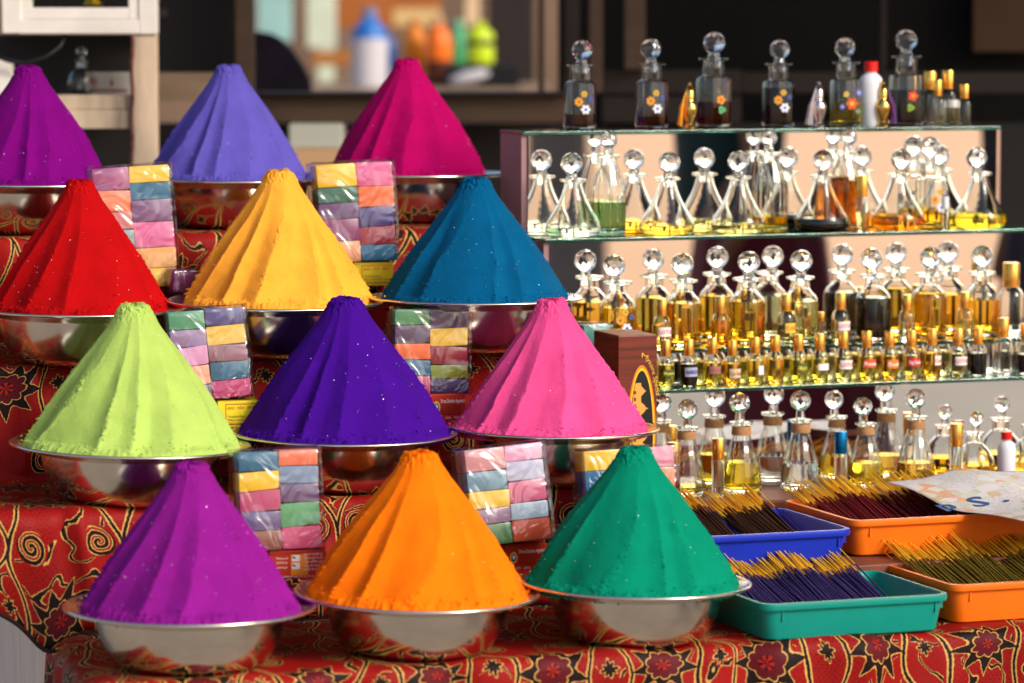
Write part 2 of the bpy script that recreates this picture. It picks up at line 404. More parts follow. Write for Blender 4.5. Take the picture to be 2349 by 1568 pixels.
def hemf(u):   # the free corner beyond the front step hangs lower, then rises to the left
    return np.where(u < -.40, .004 - .03 * np.exp(-((u + .44) / .03) ** 2) + .9 * np.clip(-.452 - u, 0, .2) ** 1.25, 0)
o, UP = cloth('brocade_cloth', prof_up, (-.80, -.62), (.40, .40), (.03, .05), (tot - .05, hemf), 0, .16, 3, .0060)
tag(o, 'red brocade cloth draped down the upper steps behind the front bowls', 'cloth')
# woven hem along the lower left corner
pts = UP[3]; hemv = []
for j in range(0, 26): hemv.append(Vector(pts[-1, j]))
obj('hem', tube([q + V * -.002 for q in hemv], .0032, 6), mat('hem_thread', (40, 14, 12), .8, var=.8, vscale=300), o)
prof_lo = [(.30, ZS[0]), (VE[0], ZS[0]), (VE[0] - .012, ZS[0] - .34)]
uB, uF = uof(onv(172, 1420, .262)), uof(onv(168, 1568, -.10))
o, LO = cloth('brocade_cloth', prof_lo, (uB, uF - .01), (1.35, 1.35), (.10, .142 - .3), None, .11, 0, 11, .0065)
tag(o, 'red brocade cloth on the front step hanging over its edge', 'cloth')
obj('hem', tube([Vector(q) for q in LO[3][:, 0]], .0032, 6), mat('hem_thread', (40, 14, 12), .8), o)

# ================================================================== BOWLS AND POWDER
STEEL = mat('steel', (218, 211, 200), .17, 1.0, var=.05, vscale=20)
STEELR = mat('steel_rim', (222, 216, 206), .20, 1.0, var=.05, vscale=20)
def powder_mat(name, rgb):
    m = mat(name, rgb, .95, 0, .10, var=.09, vscale=26, bump=.0006, bscale=420)
    return m
BOWLS = [  # colour name, rgb, bowl (cx, cy, a), cone (cx, base half width), peak (x, y), tilt, flutes, label
 (0, 'purple', (130, 22, 126), (436, 1388, 294), (439, 251), (435, 1058), .5, 'bright purple powder cone in the bowl at the left end of the front step'),
 (0, 'orange', (246, 116, 8), (957, 1357, 285), (959, 252), (965, 1033), 1.2, 'bright orange powder cone on the front step'),
 (0, 'green', (0, 128, 98), (1459, 1334, 268), (1450, 243), (1444, 1024), 1.0, 'emerald green powder cone beside the blue incense tray'),
 (1, 'lime', (166, 192, 94), (300, 1017, 278), (303, 246), (306, 696), 1.8, 'pale lime green powder cone with a crumbly base'),
 (1, 'indigo', (60, 8, 128), (791, 990, 262), (791, 240), (788, 680), .7, 'deep indigo violet powder cone between the lime and pink cones'),
 (1, 'pink', (224, 74, 134), (1275, 980, 240), (1262, 222), (1256, 684), .6, 'hot pink powder cone beside the brown box'),
 (2, 'red', (168, 6, 10), (180, 705, 247), (183, 202), (185, 411), .8, 'scarlet red powder cone'),
 (2, 'yellow', (244, 164, 54), (631, 690, 249), (640, 214), (643, 388), .6, 'golden yellow powder cone'),
 (2, 'blue', (0, 82, 124), (1091, 681, 246), (1090, 209), (1092, 406), .3, 'deep petrol blue powder cone'),
 (3, 'violet', (112, 2, 110), (70, 416, 238), (66, 184), (66, 150), .6, 'dark violet powder cone in front of the white cabinet'),
 (3, 'periwinkle', (90, 80, 170), (530, 405, 235), (524, 182), (518, 148), .5, 'periwinkle blue powder cone'),
 (3, 'magenta', (168, 2, 88), (935, 397, 232), (934, 176), (922, 134), .2, 'magenta powder cone on the highest step'),
]
PROF_T = [0, .017, .087, .183, .34, .487, .66, .835, .93, .975, 1.0]
PROF_R = [1.03, 1.0, .935, .848, .712, .575, .410, .250, .178, .150, .130]
FULL = {'purple': .15, 'orange': .75, 'green': .6, 'lime': .25, 'indigo': .45, 'pink': .05, 'red': .6, 'yellow': .5, 'blue': .6, 'violet': .8, 'periwinkle': .5, 'magenta': 1.0}
def pile(name, Rb, H, rgb, label, loc, tilt, seed):
    NA, NH = 400, 140
    rg = np.random.RandomState(seed)
    t = np.linspace(0, 1, NH)[:, None]; ph = np.linspace(0, 2 * np.pi, NA, endpoint=False)[None]
    r0 = np.interp(t, PROF_T, PROF_R) + (FULL[name] + .3) * .052 * np.sin(np.pi * np.clip(t, 0, 1) ** .8)
    N = 12 + seed % 3
    jit = .20 * np.sin(ph * 3 + seed) + .16 * np.sin(ph * 5 + 2 * seed)
    tw = .31 + .05 * math.sin(seed)
    x, y = np.cos(ph), np.sin(ph)
    phs = N * (ph + tw * (1 - t) ** 1.1) / (2 * np.pi) + jit + .05 * fbm(x * 3, y * 3, t * 6, 3, seed) + seed * .37
    lobe = np.floor(phs); s = phs - lobe
    c = np.abs(2 * s - 1)                                      # 1 on the ridges, 0 in the flute
    sc = np.clip(t / .05, 0, 1) * np.clip((1.0 - t) / .5, 0, 1)
    la = rg.uniform(.55, 1.25, 64)[(lobe.astype(int) % N)]
    amp = .084 * sc * la
    flute = (c ** 1.7 - .85)
    asym = (s - .5) * .25 * (c < .93)
    r = r0 * (1 + amp * (flute + asym * .5))
    # crumbling ridges, more towards the foot
    wr = np.exp(-((1 - c) / .10) ** 2) * sc
    low = np.clip(1.15 - t, .2, 1)
    rag = np.abs(fbm(x * r0 * 34, y * r0 * 34, t * 36, 4, seed + 20)) - .26
    patch = np.clip(.55 + fbm(x * 5, y * 5, t * 5, 2, seed + 40), 0, 1.3)
    r = r + (.042 * rag * wr * low * patch)
    # foot crumbs, rough summit, fine grain
    foot = np.exp(-(t / .04) ** 2); top = np.clip((t - .86) / .12, 0, 1)
    gr = fbm(x * r0 * 40, y * r0 * 40, t * 40, 3, seed + 60)
    r = r + foot * .013 * (fbm(x * 46, y * 46, t * 70, 3, seed + 80) + .6 * gr) + top * .020 * gr
    r = r + .0022 * fbm(x * r0 * 12, y * r0 * 14, t * 14, 3, seed + 90)
    z = t * H + H * .010 * top * fbm(x * 4, y * 4, t * 20, 3, seed + 7) + .004 * foot * np.clip(gr, 0, 1)
    z = z * np.ones_like(r); z[0] -= .009; z[1] -= .004; r[0] = np.maximum(r[0], r[1]) + .004
    if name == 'green':       # a hand has scooped the right flank
        for p0, t0, sp, st, dp in ((-.62, .40, .16, .05, .085), (-.80, .22, .10, .10, .05), (-1.0, .47, .07, .035, .04)):
            d = (((ph + np.pi) % (2 * np.pi) - np.pi) - p0)
            gou = np.exp(-(d / sp) ** 2 - ((t - t0 - .25 * d) / st) ** 2); r = r - dp * r0 * gou
    X, Y = r * x * Rb, r * y * Rb
    v = np.stack([X, Y, z * np.ones_like(X)], -1).reshape(-1, 3).tolist(); f = gridfaces(NH, NA, True)
    # summit
    base = (NH - 1) * NA; n0 = len(v)
    for k, q in enumerate((.72, .42, .16)):
        rr = r[-1] * q * Rb; zz = H + H * .016 * (vnoise(x[0] * 2.2 * q, y[0] * 2.2 * q, k * .7, seed + 3)) + H * .006 * (1 - q)
        v += [(rr[j] * x[0, j], rr[j] * y[0, j], zz[j] + .001 * rg.randn()) for j in range(NA)]
        st = base if k == 0 else n0 + (k - 1) * NA; en = n0 + k * NA
        f += [(st + j, st + (j + 1) % NA, en + (j + 1) % NA, en + j) for j in range(NA)]
    f.append(tuple(range(n0 + 2 * NA, n0 + 3 * NA)))
    m = powder_mat('powder_' + name, rgb)
    o = obj('powder_cone', mkmesh('powder_cone', (v, f), True), m, None, loc, (0, R(tilt), 0))
    tag(o, label, 'powder cone', 'cones of coloured powder')
    # loose crumbs round the foot and under the ridges
    cr = random.Random(seed); parts = []
    for k in range(420):
        i = int(abs(cr.gauss(0, .05)) * NH) if k < 330 else cr.randrange(4, 80)
        i = min(i, NH - 1); j = cr.randrange(NA)
        if i > 8 and c[i, j] < .86: continue
        rr = (r[i, j] + (cr.uniform(0, .045) + (.10 * cr.random() if k % 7 == 0 else 0) if i < 5 else 0)) * Rb
        parts.append(icos(.0005 + .0016 * cr.random() ** 2.5, (rr * x[0, j], rr * y[0, j], z[i, j] + .0006), 1, .35, cr))
    k = obj('crumbs', join(*parts), m, o, smooth=False); tag(k, kind='stuff')
    parts = []; nrm = .0007
    for k in range(int(120 if name in ('purple', 'indigo', 'green', 'red', 'blue') else 45 if name not in ('violet', 'magenta') else 80)):
        j = cr.randrange(NA); i = min(NH - 4, int(NH * abs(cr.gauss(.32, .22)))); rr = (r[i, j] + .006) * Rb
        M = Matrix.Translation((rr * x[0, j], rr * y[0, j], z[i, j])) @ Matrix.Rotation(cr.uniform(0, 6), 4, 'Z') @ Matrix.Rotation(cr.uniform(.4, 2), 4, 'X')
        q = cr.uniform(.0003, .0006); parts.append(xf(([(-q, -q, 0), (q, -q, 0), (q, q, 0), (-q, q, 0)], [(0, 1, 2, 3)]), M))
    k = obj('glitter', join(*parts), mat('glitter', (250, 240, 250), .35, .3), o); tag(k, kind='stuff')
    return o
def bowl_prof():
    body = [(0, -.0795), (.066, -.080), (.084, -.0775), (.099, -.069), (.1105, -.052), (.1175, -.032), (.1200, -.016), (.1205, -.011)]
    inn = [(.1185, -.011), (.117, -.02), (.100, -.055), (.07, -.074), (0, -.0765)]
    rim = [(.1200, -.0122), (.128, -.0102), (.145, -.0050), (.1565, -.0006), (.1585, .0010), (.1606, .0008), (.1618, -.0008), (.1612, -.0028), (.1592, -.0036), (.1560, -.0036), (.144, -.0068), (.128, -.0122), (.1200, -.0142), (.1200, -.0122)]
    return body + inn, rim
bb, rimp = bowl_prof()
ME_B = mkmesh('basin', lathe(bb, 96), True, 50); ME_R = mkmesh('rim', lathe(rimp, 96), True, 60)
ME_B.materials.append(STEEL); ME_R.materials.append(STEELR)
BPOS = {}
wherebowl = {'purple': 'purple powder', 'orange': 'orange powder', 'green': 'emerald green powder', 'lime': 'lime powder', 'indigo': 'indigo powder', 'pink': 'pink powder',
 'red': 'red powder', 'yellow': 'yellow powder', 'blue': 'petrol blue powder', 'violet': 'dark violet powder by the white cabinet', 'periwinkle': 'periwinkle powder', 'magenta': 'magenta powder'}
for i, (row, nm, rgb, (cx, cy, a), (qx, hw), (kx, ky), tilt, label) in enumerate(BOWLS):
    p = onz(cx, cy, ZR[row]); r = a * p.y / F; BPOS[nm] = (p, r)
    e = empty('steel_bowl', 'polished steel bowl with a wide rim holding the ' + wherebowl[nm], 'bowl', p, 0, 'steel bowls of powder')
    e.rotation_euler = (R(.6 * math.sin(i * 2.1)), R(tilt), 0); k = r / .161; e.scale = (k, k, 1)
    obj('basin', ME_B, None, e); obj('rim', ME_R, None, e)
    c = onz(qx, cy, ZR[row] - .005); Rb = hw * c.y / F; pk = ond(kx, ky, c.y)
    pile(nm, Rb, (pk.z - c.z) * .985, rgb, label, c, tilt, i + 1)

# ================================================================== GLASS
GL = glassmat('clear_glass', (254, 255, 254), 1.40)
GLB = glassmat('stopper_glass', (255, 255, 254), 1.50)
LIQ = {'amber': (254, 224, 122), 'gold': (254, 232, 150), 'pale': (250, 246, 210), 'yellow': (253, 238, 130), 'green': (214, 236, 212), 'clear': (248, 250, 246), 'orange': (253, 206, 104), 'brown': (190, 110, 40), 'straw': (250, 244, 170)}
def liqmat(k):
    if k == 'black': return mat('liquid_black', (10, 8, 8), .08, 0, .5)
    if k == 'darkbrown': return mat('liquid_darkbrown', (48, 20, 8), .08, 0, .5)
    return glassmat('liquid_' + k, LIQ[k], 1.33)
PROFS = {
 'decal': ([(0, 0), (.0245, 0), (.0265, .003), (.0265, .070), (.0245, .0765), (.0165, .081), (.0155, .100), (.0160, .101), (.0225, .103), (.0225, .106), (.0115, .107)], 12, .003, (.128, .0172), 26),
 'cone': ([(0, 0), (.034, 0), (.0405, .004), (.0438, .010), (.0442, .0155), (.0415, .024), (.0355, .034), (.0290, .0445), (.0225, .057), (.0172, .070), (.0145, .080), (.0138, .085), (.0205, .087), (.0210, .0887), (.0205, .0905), (.011, .092)], 48, .0026, (.1135, .0175), 40),
 'tall': ([(0, 0), (.026, 0), (.028, .003), (.0285, .060), (.0275, .074), (.0250, .084), (.0200, .095), (.0155, .106), (.0132, .114), (.0125, .120), (.0195, .122), (.0195, .1255), (.010, .1265)], 16, .003, (.149, .0143), 14),
 'square': ([(0, 0), (.0265, 0), (.0285, .002), (.029, .064), (.0280, .069), (.0250, .0745), (.0190, .080), (.0150, .086), (.0142, .098), (.0222, .1005), (.0228, .1025), (.0222, .1045), (.011, .106)], 24, .003, (.128, .018), 22),
 'tear': ([(0, 0), (.028, 0), (.0305, .004), (.0305, .016), (.0285, .033), (.0245, .051), (.0198, .066), (.0155, .079), (.0135, .088), (.0132, .100), (.018, .103), (.0184, .1045), (.018, .106), (.0095, .107)], 16, .0026, (.133, .0162), 14),
 'round': ([(0, 0), (.023, 0), (.0285, .006), (.032, .016), (.033, .026), (.0310, .037), (.0260, .047), (.0185, .055), (.0128, .060), (.0118, .072), (.0155, .074), (.0155, .077), (.0078, .078)], 24, .0024, (.0965, .0122), 30),
 'vial': ([(0, 0), (.0115, 0), (.0133, .002), (.0135, .038), (.0125, .0425), (.0098, .0465), (.0066, .0488), (.0066, .052), (.0050, .0522)], 20, .0016, None, 40),
 'rollon': ([(0, 0), (.0085, 0), (.0095, .002), (.0095, .052), (.0088, .054), (.0066, .055), (.0066, .058), (.0050, .0582)], 20, .0014, None, 40),
}
MC = {}
def outer_r(P, z):
    zs = [q[1] for q in P[1:]]; rs = [q[0] for q in P[1:]]; return float(np.interp(z, zs, rs))
def body_mesh(kind):
    if ('b', kind) in MC: return MC['b', kind]
    P, n, t, st, sh = PROFS[kind]; fl = .007 if t > .002 else .003
    inn = [(max(r - t, .0035), z) for r, z in P[1:-1] if z > fl + .002][::-1]
    inn = [(P[-1][0] - .001 if P[-1][0] > .005 else P[-1][0] - .0005, P[-1][1] - .0005)] + inn
    inn += [(max(outer_r(P, fl) - t, .003), fl + .002), (max(outer_r(P, fl) - t - .004, .002), fl), (0, fl)]
    ph = math.pi / n
    me = mkmesh('body', lathe(P + inn, n, 1, ph), True, sh); me.materials.append(GL); MC['b', kind] = me; return me
def liq_mesh(kind, lev):
    key = ('l', kind, round(lev, 3))
    if key in MC: return MC[key]
    P, n, t, st, sh = PROFS[kind]; fl = .007 if t > .002 else .003; g = -.0006
    zs = [fl + .0025] + [q[1] for q in P[1:] if fl + .003 < q[1] < lev - .001] + [lev]
    pr = [(0, fl + g), (max(outer_r(P, fl) - t - .0045, .0016), fl + g)] + [(outer_r(P, z) - t - g, z) for z in zs] + [(0, lev)]
    me = mkmesh('liquid', lathe(pr, n, 1, math.pi / n), True, 30); MC[key] = me; return me
def stop_mesh(kind):
    if ('s', kind) in MC: return MC['s', kind]
    P, n, t, (zc, rb), sh = PROFS[kind]; top = P[-1][1]; rn = P[-1][0] - .0012
    a = lathe([(0, top - .017), (rn * .8, top - .0165), (rn, top - .001), (rn * .92, top + .0008), (rn * .80, zc - rb * .9), (rn * .6, zc - rb * .72), (0, zc - rb * .7)], 12)
    b = icos(rb, (0, 0, zc), 2)
    M = Matrix.Rotation(.35, 4, 'Z'); me = mkmesh('stopper', join(a, xf(b, M))); me.materials.append(GLB); MC['s', kind] = me; return me
def flower(cx, cy, r, n, rgb, mid, z):
    k = 10 * n; pts = [(cx + r * (.62 + .38 * abs(math.cos(n * a / 2))) * math.cos(a), cy + r * (.62 + .38 * abs(math.cos(n * a / 2))) * math.sin(a)) for a in (2 * math.pi * i / k for i in range(k))]
    return fan(pts, z), rgb, fan([(cx + r * .3 * math.cos(a), cy + r * .3 * math.sin(a)) for a in (2 * math.pi * i / 10 for i in range(10))], z - .0002), mid
def decals(e, front, zmid, seed, kind=0, k=1.):
    """painted flowers on the flat front of a bottle"""
    rg = random.Random(seed); sets = [
     [(-.006, .004, .0062, 7, (222, 150, 40), (150, 80, 20)), (.003, -.006, .0066, 6, (232, 232, 240), (40, 80, 190)), (.001, .014, .0045, 6, (214, 170, 50), (150, 90, 30)), (.009, .008, .0035, 5, (70, 90, 160), (40, 50, 90))],
     [(.004, .002, .0058, 5, (240, 150, 40), (220, 60, 30)), (.005, -.010, .005, 3, (90, 170, 110), (60, 120, 80))],
     [(.002, -.002, .0085, 6, (214, 90, 34), (240, 190, 60)), (-.011, -.006, .004, 5, (90, 100, 180), (200, 200, 220)), (.011, .012, .0045, 5, (110, 120, 200), (220, 220, 240)), (-.006, .010, .004, 5, (220, 190, 80), (160, 100, 40)), (.010, -.012, .0035, 4, (110, 160, 120), (80, 130, 90))],
     [(.002, .004, .0065, 5, (226, 70, 24), (240, 170, 40)), (-.001, -.010, .005, 3, (130, 160, 50), (90, 120, 40))]][kind]
    for i, (x, y, r, n, c1, c2) in enumerate(sets):
        a, ca, b, cb = flower(x * k, zmid + y * k, r * k, n, c1, c2, -front - .0006 - i * .0002)
        q = obj('painted_flower', a, mat('paint_%d_%d_%d' % c1, c1, .5), e); obj('flower_centre', b, mat('paint_%d_%d_%d' % c2, c2, .5), q)
FACE = math.atan2(-.5, -5.5)
def facing(p): return math.atan2(-p.y, -p.x) + R(90)     # local -y turned to the street side where the seller's customers stand
def decanter(kind, p, liq, lev, label, group=None, k=1., decal=None, band=None, rz=None):
    e = empty('glass_decanter', label, 'decanter', p, (R(20) if rz is None else rz), group); e.scale = (k, k, k)
    if lev: q = obj('liquid', liq_mesh(kind, lev).copy(), liqmat(liq), e)
    obj('body', body_mesh(kind), None, e); st = obj('stopper', stop_mesh(kind), None, e, (rnd.uniform(-.001, .001), 0, rnd.uniform(0, .0012)), (0, R(rnd.uniform(-3, 3)), rnd.uniform(0, 6)))
    if decal is not None: decals(e, PROFS[kind][0][3][0] * math.cos(math.pi / PROFS[kind][1]), .041, 1, decal, 1.25)
    if band:
        zb = .0865; obj('neck_band', lathe([(.0146, zb), (.0150, zb + .001), (.0142, zb + .0125), (.0136, zb + .0128), (.0139, zb + .001)], 32), mat('cork_band', (176, 128, 84), .8, var=.2, vscale=200), e, smooth=True, sharp=40)
    return e
CAPG = mat('gold_cap', (246, 190, 92), .26, 1.0)
def cap_mesh(r, h, ridged=True):
    key = ('c', r, h)
    if key in MC: return MC[key]
    pr = [(0, 0), (r, 0)]
    if ridged:
        for i in range(4): z = h * (.05 + .07 * i); pr += [(r, z), (r * .93, z + h * .015), (r * .93, z + h * .035), (r, z + h * .05)]
    pr += [(r, h * .97), (r * .96, h), (0, h)]
    me = mkmesh('cap', lathe(pr, 28), True, 30); MC[key] = me; return me
def vial(p, liq, lev, label, group=None, k=1., kind='vial', capm=None, capr=.0079, caph=.0245, lab=None, sx=1.):
    e = empty('perfume_vial', label, 'vial', p, R(20) + rnd.uniform(-.06, .06), group); e.scale = (k * sx, k * sx, k)
    top = PROFS[kind][0][-1][1]
    if lev: obj('liquid', liq_mesh(kind, lev).copy(), liqmat(liq), e)
    obj('body', body_mesh(kind), None, e)
    c = cap_mesh(capr, caph)
    o = obj('cap', c.copy(), capm or CAPG, e, (0, 0, top - .0035))
    if lab:
        bgc, txt, tc, ang, (z0, z1) = lab; r = PROFS[kind][0][3][0] + .0004
        n = 10; a0, a1 = ang
        v = [(r * math.sin(a0 + (a1 - a0) * i / n), -r * math.cos(a0 + (a1 - a0) * i / n), z) for z in (z0, z1) for i in range(n + 1)]
        pl = obj('paper_label', (v, [(i, i + 1, n + 2 + i, n + 1 + i) for i in range(n)]), mat('label_%d_%d_%d' % bgc, bgc, .5), e)
        if txt:
            def wrap(x, y, a0=a0, r=r): return (x, y)
            t = text(pl, txt, mat('ink_%d_%d_%d' % tc, tc, .5), (z1 - z0) * .62, (0, 0, 0), (0, 0, 0), 'CENTER', .02, (a1 - a0) * r * .92)
            for q in t.data.vertices:
                an = (a0 + a1) / 2 + q.co.x / r; y = q.co.y; q.co = ((r + .0003) * math.sin(an), -(r + .0003) * math.cos(an), z0 + (z1 - z0) * .28 + y)
    return e

# ------------------------------------------------------------------ the tiered mirror stand
UD0, UD1 = .470, 1.292
TV = [.855, .755, .655, .600]; TZ = [1.246, 1.083, .915, .859]; ZB = .700; MV5 = .628
est = empty('display_stand', 'tiered mirror display stand with green edged glass shelves full of perfume bottles', 'display stand', S(UD0, TV[1], ZB), TH)
inv = lambda u, v, z: (u - UD0, v - TV[1], z - ZB)
def sbox(u0, v0, z0, u1, v1, z1, b=0): a, c = inv(u0, v0, z0), inv(u1, v1, z1); return box(*a, *c, b)
MIR = mat('mirror', (246, 245, 242), .012, 1.0)
SHG = mat('shelf_glass', (120, 190, 165), .02, 0, .5, trans=.92, ior=1.5)
CAR = mat('stand_board', (150, 112, 112), .6, var=.08, vscale=12, bump=.0005, bscale=90)
# side cheek as one stepped board
st = [(1.0, ZB), (MV5 + .004, ZB), (MV5 + .004, TZ[3] - .006), (TV[3] + .006, TZ[3] - .006), (TV[3] + .006, TZ[3] - .004), (TV[2] + .003, TZ[3] - .004), (TV[2] + .003, TZ[2] - .006), (TV[1] + .003, TZ[2] - .006), (TV[1] + .003, TZ[1] - .006), (TV[0] + .003, TZ[1] - .006), (TV[0] + .003, TZ[0] - .006), (TV[0] + .10, TZ[0] - .006), (TV[0] + .10, ZB)]
st = [(TV[0] + .10, ZB)] + st[1:-1]
URS = [UD1, 1.45, 1.45, 1.45, 1.45]
for u0, u1 in ((UD0 - .010, UD0), (1.45, 1.46)):
    sp_ = st if u0 < 1 else [(v, min(z, TZ[1] - .006)) for v, z in st if not (z > TZ[1] and v < TV[0] + .05)]
    a = [inv(u0, v, z) for v, z in sp_]; b = [inv(u1, v, z) for v, z in sp_]; n = len(sp_)
    obj('side_board', (a + b, [tuple(range(n)), tuple(range(2 * n - 1, n - 1, -1))] + [(i, i + n, (i + 1) % n + n, (i + 1) % n) for i in range(n)]), CAR, est)
obj('side_board', sbox(UD1 + .0005, TV[0] + .003, TZ[1], UD1 + .008, TV[0] + .10, TZ[0] - .006), CAR, est)
BK = mat('stand_inside', (60, 44, 40), .8)
lows = [TZ[1], TZ[2], TZ[3], TZ[3]]
for i in range(4):
    u1 = UD1 if i == 0 else 1.45; v0 = TV[i]
    vb = (TV[0] + .10) if i == 0 else TV[i - 1]
    obj('glass_shelf', sbox(UD0 - .010, v0 - .004, TZ[i] - .0055, u1 + .004, vb + .002, TZ[i], .0008), SHG, est)
    if i < 3:
        obj('mirror', sbox(UD0, v0, TZ[i + 1] + .0005, u1, v0 + .0025, TZ[i] - .0062), MIR, est)
        obj('carcass', sbox(UD0 + .001, v0 + .003, (TZ[i + 1] if i < 2 else TZ[3]) + .0008, u1 - .001, vb + (.0 if i else -.001), TZ[i] - .0064), BK, est)
obj('mirror', sbox(UD0, MV5, ZB + .0005, 1.45, MV5 + .0025, TZ[3] - .0062), MIR, est)
obj('carcass', sbox(UD0 + .001, MV5 + .003, ZB + .001, 1.449, TV[1], TZ[3] - .0064), BK, est)
obj('mirror_edge', sbox(UD1 - .001, TV[0] - .0016, TZ[1] + .001, UD1 + .0016, TV[0] + .0030, TZ[0] - .0060), mat('bevel_edge', (225, 190, 150), .2, .4), est)
# low boards the stand and the rear trays rest on
WB = mat('board_wood', (120, 62, 40), .6, var=.3, vscale=8, stretch=(1, 12, 1))
ZP = ZC - .775
o = obj('wooden_board', xf(box(.428, .10, ZS[0] - .02, 1.45, .47, ZP, .003), Matrix.Translation(O) @ Matrix.Rotation(TH, 4, 'Z')), WB); tag(o, 'low brown wooden board under the rear incense trays', 'board')
o = obj('wooden_board', xf(box(.428, .474, ZS[0] - .02, 1.45, .99, ZB - .0006, .003), Matrix.Translation(O) @ Matrix.Rotation(TH, 4, 'Z')), WB); tag(o, 'brown wooden base board carrying the mirror display stand', 'board')

# ------------------------------------------------------------------ bottles, tier by tier
def tp(px, v, tier, py=None):
    z = ([*TZ, ZB])[tier]; q = onv(px, 1568 * 0 + (py or [290, 530, 780, 875, 1130][tier]), v); return S(uof(q), v, z + .0002)
g1 = 'flower painted decanters on the top glass shelf'
top = 'ball stopper decanter on the top shelf '
V1 = .895
for px, liq, lev, dc, k, lab in [
 (1330, 'darkbrown', .026, 0, .98, top + 'with white and orange flowers and little dark liquid'),
 (1494, 'brown', .020, 0, .99, top + 'painted with flowers and nearly empty'),
 (1636, 'brown', .040, 1, 1.07, top + 'with one orange flower and amber brown liquid'),
 (1785, 'black', .066, 0, .98, top + 'filled with black liquid, white and orange flowers'),
 (1940, 'straw', .040, 2, 1.0, top + 'with red orange blossoms, beside the white bottle'),
 (2078, 'black', .055, 3, 1.09, top + 'with dark liquid and one red flower')]:
    decanter('decal', tp(px, V1, 0), liq, lev, lab, g1, k, dc, rz=R(12))
def tasselled(px, metal, tassel, label):
    p = tp(px, .872, 0); e = empty('attar_bottle', label, 'bottle', p, R(15), 'tasselled metal perfume bottles')
    m = mat('attar_' + metal, {'gold': (232, 186, 96), 'silver': (222, 206, 200)}[metal], .14, 1.0)
    obj('body', lathe([(0, 0), (.0105, 0), (.0110, .003), (.0085, .006), (.0070, .009), (.0078, .013), (.0112, .021), (.0132, .031), (.0122, .038), (.0080, .044), (.0070, .046), (.0070, .048)], 20), m, e, smooth=True, sharp=35)
    obj('cap', lathe([(.0074, .048), (.0074, .060), (.0062, .062), (.0068, .064), (.0045, .067), (.0030, .069), (.0036, .0715), (.0022, .0745), (0, .077)], 20), m, e, smooth=True, sharp=35)
    side = 1 if tassel == 'purple' else -1; parts = []
    for i in range(16):
        a = rnd.uniform(-.5, .5); x = side * (.0135 + .004 * rnd.random()); y = -.002 + a * .010
        parts.append(tube([(side * .004, -.002, .066), (side * .009, -.004, .056), (x, y - .003, .035), (x + side * rnd.uniform(0, .006), y - .003, .004 + rnd.random() * .004)], .0009, 5))
    obj('tassel', join(*parts), mat('tassel_' + tassel, {'orange': (250, 160, 20), 'white': (225, 205, 205), 'purple': (120, 60, 140)}[tassel], .6), e)
tasselled(1582, 'gold', 'orange', 'gold attar bottle with an orange silk tassel on the top shelf')
tasselled(1878, 'silver', 'white', 'silver attar bottle with a pale tassel on the top shelf')
tasselled(2025, 'gold', 'purple', 'gold attar bottle with a purple tassel on the top shelf')
def plastic(p, k, label):
    e = empty('plastic_bottle', label, 'bottle', p, 0)
    w = mat('white_plastic', (226, 226, 232), .35)
    obj('body', lathe([(0, 0), (.0165 * k, 0), (.018 * k, .002), (.018 * k, .064 * k), (.0165 * k, .074 * k), (.011 * k, .080 * k), (.0085 * k, .081 * k), (.0085 * k, .084 * k), (0, .084 * k)], 32), w, e, smooth=True, sharp=40)
    obj('cap', lathe([(0, .0838 * k), (.0108 * k, .0838 * k), (.0108 * k, .098 * k), (.0098 * k, .0992 * k), (0, .0992 * k)], 24), mat('red_plastic', (214, 22, 14), .35), e, smooth=True, sharp=30)
plastic(tp(1997, .893, 0), 1.07, 'white plastic bottle with a red cap on the top shelf')
vial(tp(2133, .925, 0), 'clear', 0, 'tall empty vial with a gold cap behind the shorter one, top shelf', None, 1.22, capr=.0085)
vial(tp(2150, .878, 0), 'clear', 0, 'wide empty vial with a gold cap at the right of the dark decanter', None, 1.03, sx=1.3, capr=.0058)
vial(tp(2174, .925, 0), 'pale', .03, 'tall gold capped vial with a small white label on the top shelf', None, 1.24, lab=((228, 222, 220), '', (200, 40, 40), (-.6, .7), (.024, .034)))
vial(tp(2212, .880, 0), 'clear', 0, 'small empty gold capped vial at the right end of the top shelf', None, .93, capr=.0085)

# second tier
VC = .785 ; g2 = 'conical decanters on the second shelf'
cone = 'conical glass decanter on the second shelf '
VD = TV[0] - .069; VT = TV[0] - .040
for px, liq, lev, lab in [(1315, 'clear', .016, cone + 'with almost clear liquid'), (1530, 'gold', .016, cone + 'with a shallow golden layer'), (1694, 'pale', .015, cone + 'with a pale layer'),
 (1885, 'black', .022, cone + 'with black liquid'), (2060, 'orange', .024, cone + 'with deep orange liquid'), (2246, 'yellow', .024, cone + 'with yellow liquid')]:
    decanter('cone', tp(px, VD, 1), liq, lev, lab, g2, 1.0)
for px, liq, lev, lab in [(1395, 'green', .052, 'tall cut glass decanter half full of pale green liquid'), (1767, 'yellow', .024, 'tall cut glass decanter with a little yellow liquid between conical ones'), (1938, 'orange', .085, 'tall cut glass decanter full of bright amber oil')]:
    decanter('tall', tp(px, VT + .012, 1), liq, lev, lab, 'tall cut glass decanters on the second shelf', 1.0)
decanter('decal', tp(2137, VT + .008, 1), 'gold', .030, 'flower painted decanter on the second shelf behind the orange one', None, 1.02, 0)
vial(tp(1977, TV[0] - .078, 1), 'pale', .03, 'slim roll-on vial with a tall gold cap on the second shelf', None, 1.02, 'rollon', None, .0092, .033)
vial(tp(2168, TV[0] - .082, 1), 'clear', 0, 'tiny rose coloured vial with a white cap on the second shelf', None, .62, 'rollon', mat('white_cap', (230, 226, 226), .4), .0092, .030)
